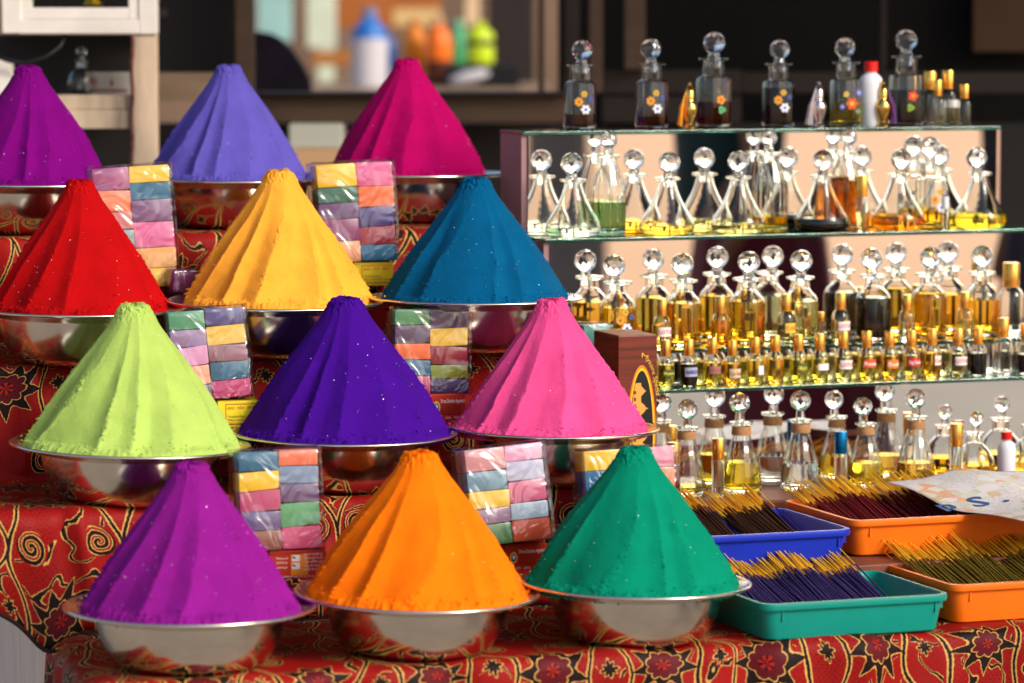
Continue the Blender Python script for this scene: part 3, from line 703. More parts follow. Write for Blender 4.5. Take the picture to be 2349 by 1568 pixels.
# third tier
VD = TV[1] - .060
sq = 'square shouldered decanter on the third shelf '
for px, liq, lev, lab, dc in [(1417, 'gold', .064, sq + 'painted with flowers, full of golden oil', 0), (1567, 'gold', .068, sq + 'of golden oil, next to the flower painted one', None), (1713, 'amber', .068, sq + 'of amber oil, next to the pale straw one', None), (1835, 'pale', .066, sq + 'of pale straw oil', None),
 (2003, 'black', .068, sq + 'of black oil', None), (2130, 'amber', .072, sq + 'full of amber oil beside the black one', None), (2252, 'amber', .060, sq + 'of amber oil, by the tall clear vial', None)]:
    decanter('square', tp(px, VD, 2), liq, lev, lab, 'square shouldered decanters on the third shelf', 1.0, dc)
    if dc == 0: pass
LOT = ((236, 228, 226), 'LOTUS', (200, 40, 50), (-.75, .95), (.019, .032))
vg = 'gold capped vials in front of the decanters'
VV = TV[1] - .086
for px, liq, lev, lab, L, k in [(1518, 'pale', .034, 'gold capped vial with a red and white label in front of the golden decanters', LOT, 1.06), (1652, 'amber', .038, 'amber filled gold capped vial without label in front of the decanters', None, 1.08),
 (1803, 'clear', .03, 'gold capped vial with a yellow and orange label', ((238, 196, 60), 'YLANG', (220, 90, 40), (-.5, .95), (.018, .032)), 1.08), (1928, 'pale', .034, 'gold capped vial with a red and white label in front of the black decanter', LOT, 1.08),
 (2080, 'clear', .03, 'colourless gold capped vial beside the black decanter', None, 1.0), (2213, 'clear', .03, 'colourless gold capped vial in front of the last golden decanter', None, 1.02)]:
    vial(tp(px, VV, 2), liq, lev, lab, vg, k, lab=L)
vial(tp(2318, VD + .005, 2), 'clear', 0, 'tall clear vial with a large gold cap at the end of the third shelf', None, 1.6, sx=1.0, capr=.0085)
vial(tp(1884, VD + .02, 2), 'clear', .02, 'short vial with a dark gold cap behind the labelled vial', None, .62, capr=.009)
# fourth tier: the row of small vials
VS = TV[3] + .026
row = [(1527, 'straw', .036, 1.0, ((70, 88, 40), 'Mysore', (226, 210, 60), (-.6, .9), (.018, .029)), 'gold capped vial with a dark green label, first in the low row'),
 (1580, 'black', .036, 1.0, ((170, 172, 190), 'AMBER', (50, 50, 150), (-.8, .9), (.017, .031)), 'black vial with a silver label and blue letters in the low row'),
 (1634, 'straw', .036, 1.02, ((150, 110, 100), 'Heena', (190, 60, 60), (-.7, .9), (.02, .031)), 'yellow vial with a mottled brown label in the low row'),
 (1680, 'amber', .036, .95, ((200, 190, 150), 'Coco Flower', (210, 70, 40), (-.8, 1.0), (.013, .028)), 'amber vial with a cream fruit label in the low row'),
 (1732, 'straw', .038, 1.0, ((236, 232, 228), '', (0, 0, 0), (.0, .9), (.016, .030)), 'yellow vial with a blank white square label in the low row'),
 (1778, 'gold', .038, 1.03, None, 'golden vial without label in the low row'),
 (1831, 'straw', .036, 1.03, ((80, 96, 44), 'Mysore', (226, 210, 60), (-.4, .9), (.017, .031)), 'yellow vial with a dark green label in the middle of the low row'),
 (1880, 'straw', .036, 1.03, ((238, 236, 232), '', (0, 0, 0), (-.6, .9), (.019, .029)), 'yellow vial with a wide blank white label in the low row'),
 (1934, 'pale', .036, 1.06, LOT, 'pale vial with a red and white label in the middle of the low row'),
 (1988, 'straw', .036, 1.06, ((228, 80, 40), 'Rose', (245, 235, 225), (-.7, .9), (.02, .032)), 'yellow vial with a red orange label in the low row'),
 (2040, 'gold', .036, 1.04, ((236, 120, 30), 'Sun', (245, 235, 225), (-.7, .9), (.018, .031)), 'golden vial with an orange label in the low row'),
 (2090, 'pale', .036, 1.04, ((196, 34, 40), 'Nag Champa', (245, 225, 225), (-.8, .9), (.02, .033)), 'pale vial with a dark red label in the low row'),
 (2137, 'amber', .038, 1.06, ((228, 220, 210), 'Coco', (200, 70, 50), (-.1, .95), (.02, .034)), 'amber vial with a pale label at its edge in the low row'),
 (2197, 'pale', .036, 1.04, LOT, 'pale vial with a red and white label next to the black one'),
 (2243, 'black', .036, 1.04, None, 'plain black vial with a gold cap in the low row'),
 (2300, 'clear', 0, 1.25, None, 'taller empty vial with a gold cap in the low row'),
 (2352, 'black', .03, 1.1, None, 'dark vial at the right end of the low row')]
for px, liq, lev, k, L, lab in row: vial(tp(px, VS, 3), liq, lev, lab, 'gold capped vials in the low row', k, lab=L)
# lowest tier
VB = MV5 - .053; tear = 'cork banded teardrop decanter in the lowest row '
for px, liq, lev, lab, k in [(1575, 'straw', .014, tear + 'nearly empty', .98), (1700, 'yellow', .046, tear + 'half full of yellow oil', 1.02), (1836, 'clear', .040, tear + 'with colourless liquid', 1.02),
 (1985, 'yellow', .040, tear + 'beside the blue capped vial', .93), (2100, 'gold', .034, tear + 'with golden brown oil', 1.0)]:
    decanter('tear', tp(px, VB, 4, 1120), liq, lev, lab, 'teardrop decanters in the lowest row', k, None, True)
decanter('round', tp(2234, VB, 4, 1100), 'amber', .026, 'small round decanter with amber oil behind the newspaper', None, 1.0)
decanter('round', tp(2366, VB, 4, 1100), 'gold', .026, 'small round decanter with golden oil at the end of the lowest row', None, 1.1)
vial(tp(1545, VB - .045, 4, 1130), 'black', .05, 'slim vial of black oil with a gold cap beside the green cone', None, 1.02, 'rollon', None, .0092, .030)
vial(tp(1647, VB - .040, 4, 1130), 'clear', 0, 'slim empty vial with a gold cap between the teardrop decanters', None, 1.05, 'rollon', None, .0092, .030)
vial(tp(1928, VB - .035, 4, 1110), 'clear', .02, 'slim clear vial with a bright blue cap', None, 1.05, 'rollon', mat('blue_cap', (20, 120, 180), .25, .9), .0096, .032)
vial(tp(2193, VB - .03, 4, 1100), 'clear', 0, 'slim clear vial with a ribbed gold cap beside the small round decanter', None, 1.1, 'rollon', None, .0094, .032)
plastic(tp(2308, VB - .03, 4, 1100), .80, 'small white plastic bottle with a red cap behind the newspaper')
q = tp(1334, TV[1] - .05, 2, 690); 

# ================================================================== PACKETS OF POWDER BLOCKS AND BOXES
FILM = filmmat('cellophane')
def blockmat(c): return mat('block_%d_%d_%d' % c, c, .38, 0, .5, var=.07, vscale=60, bump=.0010, bscale=40, coat=.2)
def packet(p, w, h, d, rows, label, rz, lean, seed, roll=0., group='cellophane packets of powder blocks'):
    rg = random.Random(seed); e = empty('powder_packet', label, 'packet', p, rz, group); e.rotation_euler = (R(-lean), R(roll), rz)
    n = len(rows); m = max(len(r_) for r_ in rows)
    xs = [-w / 2] + ([-w / 2 + w * (.5 + rg.uniform(-.03, .03))] if m == 2 else []) + [w / 2]
    for j in range(m):
        hs = [rg.uniform(.80, 1.25) for _ in range(n)]; hs = [q * h / sum(hs) for q in hs]; z1 = h; x0, x1 = xs[j], xs[j + 1]
        for i in range(n):
            c = rows[i][j]; z0 = z1 - hs[i]; sk = rg.uniform(-.0016, .0016)
            b = box(x0 + .0002, -d / 2 + rg.uniform(0, .0015), z0 + .0002, x1 - .0002, d / 2, z1 - .0002, .0026)
            v = [(q[0] + .0010 * math.sin(q[2] * 260 + seed + i), q[1] + .0012 * math.sin(q[0] * 150 + i * 2), q[2] + sk * (2 * (q[0] - x0) / (x1 - x0) - 1) * (1 if 0 < i < n - 1 else .5)) for q in b[0]]
            obj('powder_block', (v, b[1]), blockmat(c), e, smooth=True, sharp=50)
            z1 = z0
    # crinkled film
    bm = bmesh.new(); bmesh.ops.create_cube(bm, size=1); bmesh.ops.subdivide_edges(bm, edges=bm.edges[:], cuts=14, use_grid_fill=True)
    co = np.array([q.co for q in bm.verts])
    P = co * np.array([w + .008, d + .008, h + .006]); P[:, 2] += h / 2
    nn = fbm(P[:, 0] * 45, P[:, 1] * 45, P[:, 2] * 45, 3, seed)
    sgn = np.sign(co) * (np.abs(co) > .499)
    P += sgn * (nn * .0010 + .0004)[:, None]; P[:, 2] = np.maximum(P[:, 2], -.001)
    bm.verts.index_update(); f = [tuple(q.index for q in fc.verts) for fc in bm.faces]; bm.free()
    obj('wrapper', (P.tolist(), f), FILM, e, smooth=True)
    return e
def pk(x0, x1, yb, yt, z, v, rows, label, rz=14, lean=6, seed=1, roll=0., dep=.055):
    """packet whose front spans x0..x1 and yt..yb in the photograph, standing at height z where it reaches depth v"""
    q = onv((x0 + x1) / 2, yb, v); w = (x1 - x0) * q.y / F / math.cos(R(rz)) - .055 * math.sin(R(rz)) * .6; h = (yb - yt) * q.y / F / math.cos(R(lean) )
    zz = q.z if z is None else z
    return packet((q.x, q.y, zz), w, h, dep, rows, label, R(rz), lean, seed, roll)
Y, PK, MV, TB, OR, PL, PE, GR, IN, RD, OL = (240, 190, 36), (214, 88, 146), (160, 74, 122), (34, 104, 138), (242, 112, 58), (106, 70, 116), (234, 160, 118), (76, 140, 98), (72, 58, 122), (158, 32, 56), (136, 146, 40)
pk(221, 407, 662, 384, None, .835, [(MV, Y), (OR, TB), ((214, 130, 132), (122, 78, 124)), ((120, 150, 150), PK), (PE, (232, 170, 92)), (PL, Y)], 'packet of coloured blocks between the violet and periwinkle cones', 14, 5, 1, -3)
pk(726, 910, 602, 376, None, .855, [(Y, PK), ((34, 100, 82), OR), (PL, IN), ((134, 58, 108), RD), (PE, (36, 114, 154))], 'packet topped by yellow and pink blocks, on the yellow box by the blue cone', 13, 5, 2, -2.5)
pk(394, 576, 916, 710, None, .50, [((80, 146, 110), (76, 66, 126)), ((146, 116, 156), (244, 188, 70)), ((220, 152, 196), (146, 98, 116)), ((240, 154, 126), (26, 90, 124)), (PL, (190, 50, 112))], 'packet with green and violet top blocks beside the lime cone', 13, 6, 3, -4)
pk(893, 1072, 903, 710, None, .535, [((84, 144, 94), (98, 66, 102)), ((86, 60, 92), Y), (OR, (150, 26, 50)), ((26, 94, 134), OL), ((204, 84, 130), (72, 46, 102))], 'packet with an olive block, between the indigo and pink cones', 12, 5, 4, 1.2)
pk(542, 738, 1260, 1032, None, .150, [((46, 106, 136), (234, 118, 84)), (Y, (130, 150, 178)), ((194, 80, 120), (102, 72, 112)), ((104, 90, 134), (90, 162, 108)), ((140, 80, 70), (222, 84, 130))], 'packet with blue and salmon top blocks beside the purple cone', 13, 5, 5, -1.8)
pk(1068, 1264, 1246, 1024, None, .155, [((206, 140, 144), (222, 160, 190)), ((100, 138, 160), (190, 190, 214)), ((238, 194, 64), (208, 100, 134)), ((154, 124, 150), (170, 192, 210)), ((80, 130, 80), (214, 88, 54))], 'packet with pale pink top blocks between the orange and green cones', 16, 8, 6, -4.5)
pk(1330, 1552, 1180, 1030, None, .17, [(Y, (220, 130, 156)), ((30, 100, 150), OR), (PL, (160, 60, 100))], 'packet of large yellow and pink blocks behind the emerald cone', 14, 8, 7, -2)
pk(1318, 1392, 900, 744, None, .605, [((96, 160, 146),), (PK,), (OR,)], 'packet with a pale teal top block wedged beside the brown box', 14, 4, 8, 2)
p = onz(404, 672, ZR[2] + .001)
e = empty('powder_packet', 'single wrapped plum block lying beside the red cone', 'packet', S(uof(p), .80, ZR[2] + .002), R(24), 'cellophane packets of powder blocks'); e.rotation_euler = (0, R(4), R(24))
b = box(-.026, -.028, 0, .022, .02, .037, .008); obj('powder_block', b, blockmat((112, 40, 98)), e, smooth=True)
b = box(-.028, -.030, -.001, .024, .022, .039, .006)
o = obj('wrapper', join(b, ([(.022, -.02, .034), (.034, -.026, .026), (.034, -.016, .010), (.022, -.016, .004)], [(0, 1, 2, 3)])), FILM, e, smooth=True)

# printed cartons
def carton(p, w, d, h, rgb, label, rz, top=None):
    e = empty('incense_box', label, 'box', p, rz)
    m = mat('card_%d_%d_%d' % rgb, rgb, .42, 0, .5, var=.05, vscale=40)
    o = obj('carton', box(-w / 2, 0, 0, w / 2, d, h, .0012), m, e)
    obj('flap', box(-w / 2 + .001, .002, h + .0001, w / 2 - .001, d * .9, h + .0008), m, e)
    return e
def ct(x0, x1, yb, yt, v, rgb, label, rz=14, d=.055):
    q = onv((x0 + x1) / 2, yb, v); w = (x1 - x0) * q.y / F / math.cos(R(rz)); h = (yb - yt) * q.y / F
    return carton(q, w, d, h, rgb, label, R(rz)), w, h
YB = (236, 208, 30); INK = mat('ink_brown', (96, 60, 20), .5); INR = mat('ink_red', (190, 40, 24), .5); INW = mat('ink_white', (240, 234, 226), .5); INB = mat('ink_blue', (40, 60, 150), .5); INY = mat('ink_yellow', (240, 200, 40), .5)
def ybox(x0, x1, yb, yt, v, label, big=None):
    e, w, h = ct(x0, x1, yb, yt, v, YB, label)
    yy = -.0008
    obj('print_frame', join(*[box(a, yy, b_, c, yy + .0003, d_) for a, b_, c, d_ in ((-w * .30, h * .10, w * .46, h * .12), (-w * .30, h * .88, w * .46, h * .90), (-w * .30, h * .10, -w * .29, h * .9))]), INR, e)
    for i, s in enumerate(('* A traditional Dhoop,', '* Most economical and convenient,', '* ideal for pooja and meditation.')): text(e, s, INK, h * .13, (-w * .26, yy - .0002, h * (.38 - .13 * i)), width=w * (.45 if i == 0 else .70))
    for i, s in enumerate(('ಹೂವಾದ', 'సామ్రాణి', 'लोबान')): text(e, s, INR, h * .14, (-w * .26 + w * .24 * i, yy - .0002, h * .70), width=w * .17)
    if big: text(e, big, INR, h * .5, (-w * .49, yy - .0002, h * .32), width=w * .13, bold=.02)
    return e
ybox(812, 902, 656, 604, .885 - .058, 'small yellow printed box under the packet by the petrol blue cone', 'A')
ybox(500, 592, 981, 920, .47, 'small yellow printed box under the packet between lime and indigo cones')
RB_ = (198, 44, 18)
def rbox(x0, x1, yb, yt, v, label, rz=14, style=0):
    e, w, h = ct(x0, x1, yb, yt, v, RB_, label, rz); yy = -.0008
    if style == 0:
        text(e, 'Shree Darshan Agarbathi', INW, h * .20, (-w * .18, yy, h * .68), width=w * .66, bold=.012)
        ring = [(-w * .30 + .15 * h * math.cos(a), h * .52 + .22 * h * math.sin(a)) for a in (2 * math.pi * i / 24 for i in range(24))]
        em = obj('emblem', fan(ring, yy), INY, e); obj('emblem_disc', fan([(-w * .30 + .10 * h * math.cos(a), h * .52 + .15 * h * math.sin(a)) for a in (2 * math.pi * i / 20 for i in range(20))], yy - .0002), INB, em)
        obj('emblem_lotus', fan([(-w * .30 + .07 * h * (.5 + .5 * abs(math.cos(2.5 * a))) * math.cos(a), h * .54 + .10 * h * (.5 + .5 * abs(math.cos(2.5 * a))) * math.sin(a)) for a in (2 * math.pi * i / 30 for i in range(30))], yy - .0004), INW, em)
        for i, s in enumerate(('19/1, 4th Cross Magadi Road', '10th Cross Bhuvaneshwari Nagar', 'Bangalore-560023, Customer Care', 'Email: shreedarshanagarbathi')): text(e, s, mat('ink_dark', (60, 20, 10), .5), h * .11, (-w * .16, yy, h * (.54 - .10 * i)), width=w * .52)
        for i, s in enumerate(('ಸಂಭ್ರ', 'ಭದ್ರಂ', 'मंत्र')): text(e, s, INW, h * .12, (-w * .3 + w * .24 * i, yy, h * .08), width=w * .16)
    else:
        obj('print_panel', fan([(-w * .12, h * .12), (w * .18, h * .12), (w * .18, h * .86), (-w * .12, h * .86)], yy + .0002), mat('print_orange', (240, 140, 20), .45), e)
        for k, zz in enumerate((.34, .62)):
            pa = obj('picture_panel', fan([(-w * .10, h * zz), (w * .04, h * zz), (w * .04, h * (zz + .22)), (-w * .10, h * (zz + .22))], yy), INW, e)
            obj('picture_stick', fan([(-w * .095, h * (zz + .14)), (-w * .05, h * (zz + .08)), (-w * .035, h * (zz + .12)), (-w * .085, h * (zz + .19))], yy - .0002), mat('ink_black', (24, 20, 20), .5), pa)
        for i, s in enumerate(('Natural', 'CHEMICAL', 'way')): text(e, s, INW, h * .11, (-w * .38, yy, h * (.70 - .16 * i)), width=w * .2)
        for i, s in enumerate(('* शुद्ध एवं प्राकृतिक धूप', '* पूजा एवं सुगंध के लिए', '* एक विशेष धूप', '* धातु के पात्र में', '* मिट्टी के पात्र में')): text(e, s, INW, h * .10, (w * .08, yy, h * (.82 - .135 * i)), width=w * .36)
        text(e, 'SAMBRANI ON METAL OR EARTHEN', INW, h * .09, (-w * .30, yy, h * .05), width=w * .74)
    return e
rbox(984, 1068, 966, 904, .50, 'small red incense box with white lettering under the packet by the indigo cone')
rbox(1158, 1256, 1310, 1248, .155, 'red incense box with white lettering between the orange and green cones', 22)
rbox(618, 748, 1328, 1262, .125, 'red and orange instruction printed box by the purple cone', 12, 1)

# tall brown box with the palace oval
WD = mat('box_wood_print', (104, 40, 24), .38, 0, .5, var=.55, vscale=9, stretch=(.6, .6, 12))
q = onv(1418, 1100, .440); pz = ZB + .0005; w, d = .0612, .100
h = onv(1418, 772, .440).z - pz
e = empty('incense_box', 'tall brown wood printed box with an orange ringed oval beside the pink cone', 'box', S(uof(q), .440, pz), TH)
obj('carton', box(0, 0, 0, w, d, h, .0010), WD, e)
obj('flap', box(.001, .001, h + .0001, w - .001, d - .002, h + .0010), mat('card_top', (150, 96, 62), .6, var=.25, vscale=60), e)
def oval(parent, cx, cz, a, b_, place, nm):
    el = lambda k: [(cx + a * k * math.cos(t), cz + b_ * (1 - (1 - k) * .4) * math.sin(t)) for t in (2 * math.pi * i / 48 for i in range(48))]
    o1 = obj(nm, place(el(1.0), .0006), mat('oval_orange', (244, 130, 10), .4), parent)
    obj('oval_yellow', place(el(.90), .0008), mat('oval_yellow', (250, 196, 30), .4), o1)
    obj('oval_black', place(el(.80), .0010), mat('oval_black', (14, 12, 10), .4), o1)
    # palace silhouette lying on its side: height runs to +x
    gp = mat('palace_gold', (214, 160, 70), .45); x0 = cx - a * .62
    prof = []; N = 90
    for i in range(N + 1):
        t = (-1 + 2 * i / N) * .86; hgt = .62
        for c, wd, am in ((0, .16, .85), (-.42, .10, .55), (.42, .10, .55), (-.72, .08, .38), (.72, .08, .38), (.2, .06, .3), (-.2, .06, .3)):
            dd = abs(t - c) / wd
            if dd < 1: hgt = max(hgt, .62 + am * (1 - dd) ** .55 * (.75 if dd > .18 else 1))
        wlim = math.sqrt(max(0, 1 - t * t)); prof.append((min(x0 + hgt * a * .92, cx + a * .76 * wlim), cz + t * b_ * .86))
    left = [(max(x0 - .0005, cx - a * .78 * math.sqrt(max(0, 1 - (t * .95) ** 2))), cz + t * b_ * .80 * .93) for t in (-1 + 2 * i / 12 for i in range(13))]
    parts = []
    for i in range(N):
        za, zb_ = prof[i][1], prof[i + 1][1]; la = max(x0 - .0005, cx - a * .76 * math.sqrt(max(0, 1 - ((za - cz) / b_ / .9) ** 2)))
        parts.append(place([(la, za), (prof[i][0], za), (prof[i + 1][0], zb_), (la, zb_)], .0012))
    obj('palace', join(*parts), gp, o1)
    dk = mat('palace_dark', (120, 56, 20), .5); parts = []
    for i in range(-6, 7):
        if i: zc = cz + i * b_ * .10; parts.append(place([(x0 + .001, zc - b_ * .025), (x0 + a * .22, zc - b_ * .025), (x0 + a * .22, zc + b_ * .025), (x0 + .001, zc + b_ * .025)], .0014))
    obj('palace_arches', join(*parts), dk, o1)
front = lambda pts, o_: ([(x, -o_, z) for x, z in pts], [tuple(range(len(pts)))])
left_ = lambda pts, o_: ([(-o_, d - x, z) for x, z in pts], [tuple(range(len(pts)))])
oval(e, w * .60, h * .44, w * .37, h * .39, front, 'oval_print')
oval(e, d * .52, h * .50, d * .30, h * .30, left_, 'oval_print')
_ts = np.linspace(R(112), R(28), 200); _A, _B, _cx, _cz = w * .37 + .0030, h * .39 + .0075, w * .60, h * .455
_ex, _ez = _cx + _A * np.cos(_ts), _cz + _B * np.sin(_ts); _sl = np.r_[0, np.cumsum(np.hypot(np.diff(_ex), np.diff(_ez)))]
def arc(x, y):
    t_ = float(np.interp(x + .012, _sl, _ts)); nx_, nz_ = math.cos(t_) / _A, math.sin(t_) / _B; nl = math.hypot(nx_, nz_)
    return _cx + _A * math.cos(t_) + y * nx_ / nl, _cz + _B * math.sin(t_) + y * nz_ / nl
t = text(e, 'Mysore Special', mat('ink_gold', (224, 180, 60), .45), .0100, (0, -.0012, 0), width=.066, arc=arc)
text(e, 'R', INW, .013, (-.0012, d * .93, h * .83), (R(90), R(90), R(-90)))

# ================================================================== TRAYS AND INCENSE
def rrect(x0, y0, x1, y1, r, n=6):
    pts = []
    for cx, cy, a0 in ((x1 - r, y0 + r, -90), (x1 - r, y1 - r, 0), (x0 + r, y1 - r, 90), (x0 + r, y0 + r, 180)):
        for i in range(n + 1): a = R(a0 + 90 * i / n); pts.append((cx + r * math.cos(a), cy + r * math.sin(a)))
    return pts
def tray(u0, v0, w, d, z, h, rgb, label):
    e = empty('plastic_tray', label, 'tray', S(u0, v0, z), TH, 'plastic incense trays')
    m = mat('tray_%d_%d_%d' % rgb, rgb, .38, 0, .4, var=.04, vscale=20, bump=.0002, bscale=500)
    tp_ = .010; t = .0022
    loops = [(tp_ + .004, 0, .016), (tp_, .003, .018), (.0045, h - .010, .018), (.0045, h - .0095, .018), (-.001, h - .0090, .020), (-.002, h - .004, .021), (-.001, h, .020), (.0045, h + .0004, .018), (.0075, h - .003, .017), (tp_ + t, t + .003, .016), (tp_ + t + .003, t, .014)]
    v, f = [], []; n = None
    for ins, zz, r in loops:
        L = rrect(ins, ins, w - ins, d - ins, r); n = len(L); v += [(x, y, zz) for x, y in L]
    for i in range(len(loops) - 1): f += [(i * n + k, i * n + (k + 1) % n, (i + 1) * n + (k + 1) % n, (i + 1) * n + k) for k in range(n)]
    f.append(tuple(range(n))[::-1]); f.append(tuple(range((len(loops) - 1) * n, len(loops) * n)))
    obj('shell', (v, f), m, e, smooth=True, sharp=40)
    for x in (.030, w - .020): obj('rib', box(x - .0012, .0035, h - .024, x + .0012, .010, h - .0096), m, e)
    obj('rib', box(w - .009, .022, h - .022, w - .001, .0245, h - .0096), m, e)
    return e
BARE = mat('bamboo', (244, 188, 40), .55, var=.18, vscale=30)
def stick_meshes(L, coat, m, seed):
    n = 6
    a = tube([(0, 0, 0), (0, coat * .5, 0), (0, coat - .004, 0), (0, coat, 0)], [.00115, .0012, .00115, .0008], n)
    b = tube([(0, coat - .001, 0), (0, L, 0)], .00074, 5)
    A = mkmesh('incense_stick', a, True, 50); A.materials.append(m); B = mkmesh('bare_end', b, True, 50); B.materials.append(BARE)
    return A, B
def incense(u0, v0, w, d, z, h, n, rgb, label, group, xr, L, coat, seed, nst=70, back=.0, span=None, over=0.):
    rg = random.Random(seed); m = mat('incense_%d_%d_%d' % rgb, rgb, .95, 0, .2, var=.35, vscale=160, bump=.0008, bscale=900)
    protos = [stick_meshes(L + k * .004, coat + k * .003, m, k) for k in (-1, 0, 1)]
    Mt = Matrix.Translation(S(u0, v0, z)) @ Matrix.Rotation(TH, 4, 'Z')
    def pose(lay, i, cnt):
        x = xr[0] + (xr[1] - xr[0]) * (i + rg.uniform(.1, .9)) / cnt
        if span: 
            while any(a < x < b for a, b in span): x = xr[0] + (xr[1] - xr[0]) * rg.random()
        y0 = .020 + rg.uniform(0, .012) + lay * .004
        zf = .0060 + lay * .0042 + rg.uniform(0, .002); zb = h + .004 + lay * .0034 + rg.uniform(0, .004) + .006 * math.sin((x - xr[0]) * 60 + seed)
        yb = d - .004
        sl = (zb - zf) / (yb - y0); ang = math.atan(sl)
        return Mt @ Matrix.Translation((x, y0, zf)) @ Matrix.Rotation(rg.gauss(.0, .017), 4, 'Z') @ Matrix.Rotation(ang + rg.gauss(0, .012), 4, 'X')
    top = 3
    parts = []; tips = []
    for lay in (0, 1, 2):
        for i in range(n + 40):
            M = pose(lay, i, n + 40); A, B = protos[rg.randrange(3)]
            parts.append(([M @ q.co for q in A.vertices], [tuple(p.vertices) for p in A.polygons])); tips.append(([M @ q.co for q in B.vertices], [tuple(p.vertices) for p in B.polygons]))
    o = obj('incense_sticks', join(*parts), m, None, smooth=True); tag(o, 'lower layers of ' + group, 'incense', kind='stuff')
    tag(obj('bare_ends', join(*tips), BARE, o, smooth=True), kind='stuff')
    for i in range(n):
        M = pose(3 + (i % 2) * .8, i, n); A, B = protos[rg.randrange(3)]
        o = obj('incense_stick', A, None); o.matrix_world = M; tag(o, label, 'incense stick', group); obj('bare_end', B, None, o)
TE, BL, ORG = (0, 136, 122), (16, 44, 176), (238, 112, 12)
tray(.437, -.139, .276, .232, ZS[0] + .001, .052, TE, 'teal plastic tray of purple incense at the front edge')
tray(.737, -.096, .36, .246, ZS[0] + .001, .056, ORG, 'orange plastic tray of olive incense beside the teal tray')
tray(.436, .104, .246, .242, ZP + .001, .050, BL, 'royal blue plastic tray of brown incense behind the green cone')
tray(.705, .155, .37, .245, ZP + .001, .054, ORG, 'orange plastic tray of dark red incense under the newspaper')
incense(.437, -.139, .276, .232, ZS[0] + .001, .052, 72, (62, 48, 98), 'purple coated incense stick in the teal tray', 'purple incense sticks in the teal tray', (.022, .225), .228, .165, 1)
incense(.737, -.096, .36, .246, ZS[0] + .001, .056, 80, (112, 92, 26), 'olive coated incense stick in the front orange tray', 'olive incense sticks in the front orange tray', (.022, .34), .238, .165, 2)
incense(.436, .104, .246, .242, ZP + .001, .050, 62, (66, 40, 26), 'dark brown coated incense stick in the blue tray', 'brown incense sticks in the blue tray', (.020, .205), .236, .165, 3, span=[(.105, .130)])
incense(.705, .155, .37, .245, ZP + .001, .054, 84, (108, 22, 26), 'dark red coated incense stick in the rear orange tray', 'dark red incense sticks in the rear orange tray', (.022, .35), .245, .172, 4)

# newspaper lying over the dark red sticks
def paper_h(x, y): return 0 if True else .012 * math.sin(x * 11 + .6) * (1 - y * 1.2) + .020 * math.exp(-((x - .13) / .07) ** 2) * (.4 + y * 2.0) - .05 * max(0, x - .02) * max(0, .16 - y)
nx, ny = 60, 36
NA_, NB_ = onz(2030, 1106, ZP + .082), onz(2372, 1204, ZP + .060)
ND_ = NA_ + U * .22 - V * .012; ND_.z = ZP + .083
eu, ew = NB_ - NA_, ND_ - NA_
def npos(x, y):
    q = NA_ + eu * x + ew * y; q.z += .006 * math.sin(x * 7 + y * 2) * (.3 + y) + .010 * math.exp(-((y - .55) / .2) ** 2) * (1 - .5 * x) - .012 * math.exp(-((x - .45) / .2) ** 2) * (1 - y)
    return q
pv = [npos(i / (nx - 1), 1.15 * j / (ny - 1)) for j in range(ny) for i in range(nx)]
def newsmat():
    m = bpy.data.materials.new('newsprint'); m.use_nodes = True; nt = m.node_tree; b = nt.nodes['Principled BSDF']; L = nt.links.new; Ex.nt = nt
    tc = nt.nodes.new('ShaderNodeTexCoord'); vo = nt.nodes.new('ShaderNodeTexVoronoi'); vo.inputs['Scale'].default_value = 46; L(tc.outputs['Object'], vo.inputs['Vector'])
    cr = nt.nodes.new('ShaderNodeValToRGB'); cr.color_ramp.interpolation = 'CONSTANT'; el = cr.color_ramp.elements
    cols = [(0, (.66, .62, .58)), (.22, (.70, .62, .60)), (.42, (.60, .56, .44)), (.55, (.68, .63, .62)), (.72, (.70, .38, .22)), (.78, (.66, .60, .58)), (.90, (.60, .45, .28))]
    el[0].position = 0; el[0].color = cols[0][1] + (1,); el[1].position = cols[1][0]; el[1].color = cols[1][1] + (1,)
    for p, c in cols[2:]: q = el.new(p); q.color = c + (1,)
    sp = nt.nodes.new('ShaderNodeSeparateColor'); L(vo.outputs['Color'], sp.inputs[0]); L(sp.outputs[0], cr.inputs[0])
    sx = nt.nodes.new('ShaderNodeSeparateXYZ'); L(tc.outputs['Object'], sx.inputs[0])
    n = nt.nodes.new('ShaderNodeTexNoise'); n.inputs['Scale'].default_value = 420; L(tc.outputs['Object'], n.inputs['Vector'])
    ln = (esin(Ex(sx.outputs[1]) * (2 * math.pi / .0055)) > .35) * (Ex(n.outputs[0]) > .5) * (Ex(sp.outputs[1]) > .45)
    mx = nt.nodes.new('ShaderNodeMix'); mx.data_type = 'RGBA'; L((ln * .6).k, mx.inputs[0]); L(cr.outputs[0], mx.inputs[6]); mx.inputs[7].default_value = (.12, .12, .16, 1)
    L(mx.outputs[2], b.inputs['Base Color']); b.inputs['Roughness'].default_value = .8
    return m
e = obj('newspaper', ([q - NA_ for q in pv], gridfaces(ny, nx)[::1]), newsmat(), None, NA_, smooth=True)
md = e.modifiers.new('thick', 'SOLIDIFY'); md.thickness = .0006; md.offset = 0
tag(e, 'printed newspaper sheet lying over the dark red incense', 'newspaper')
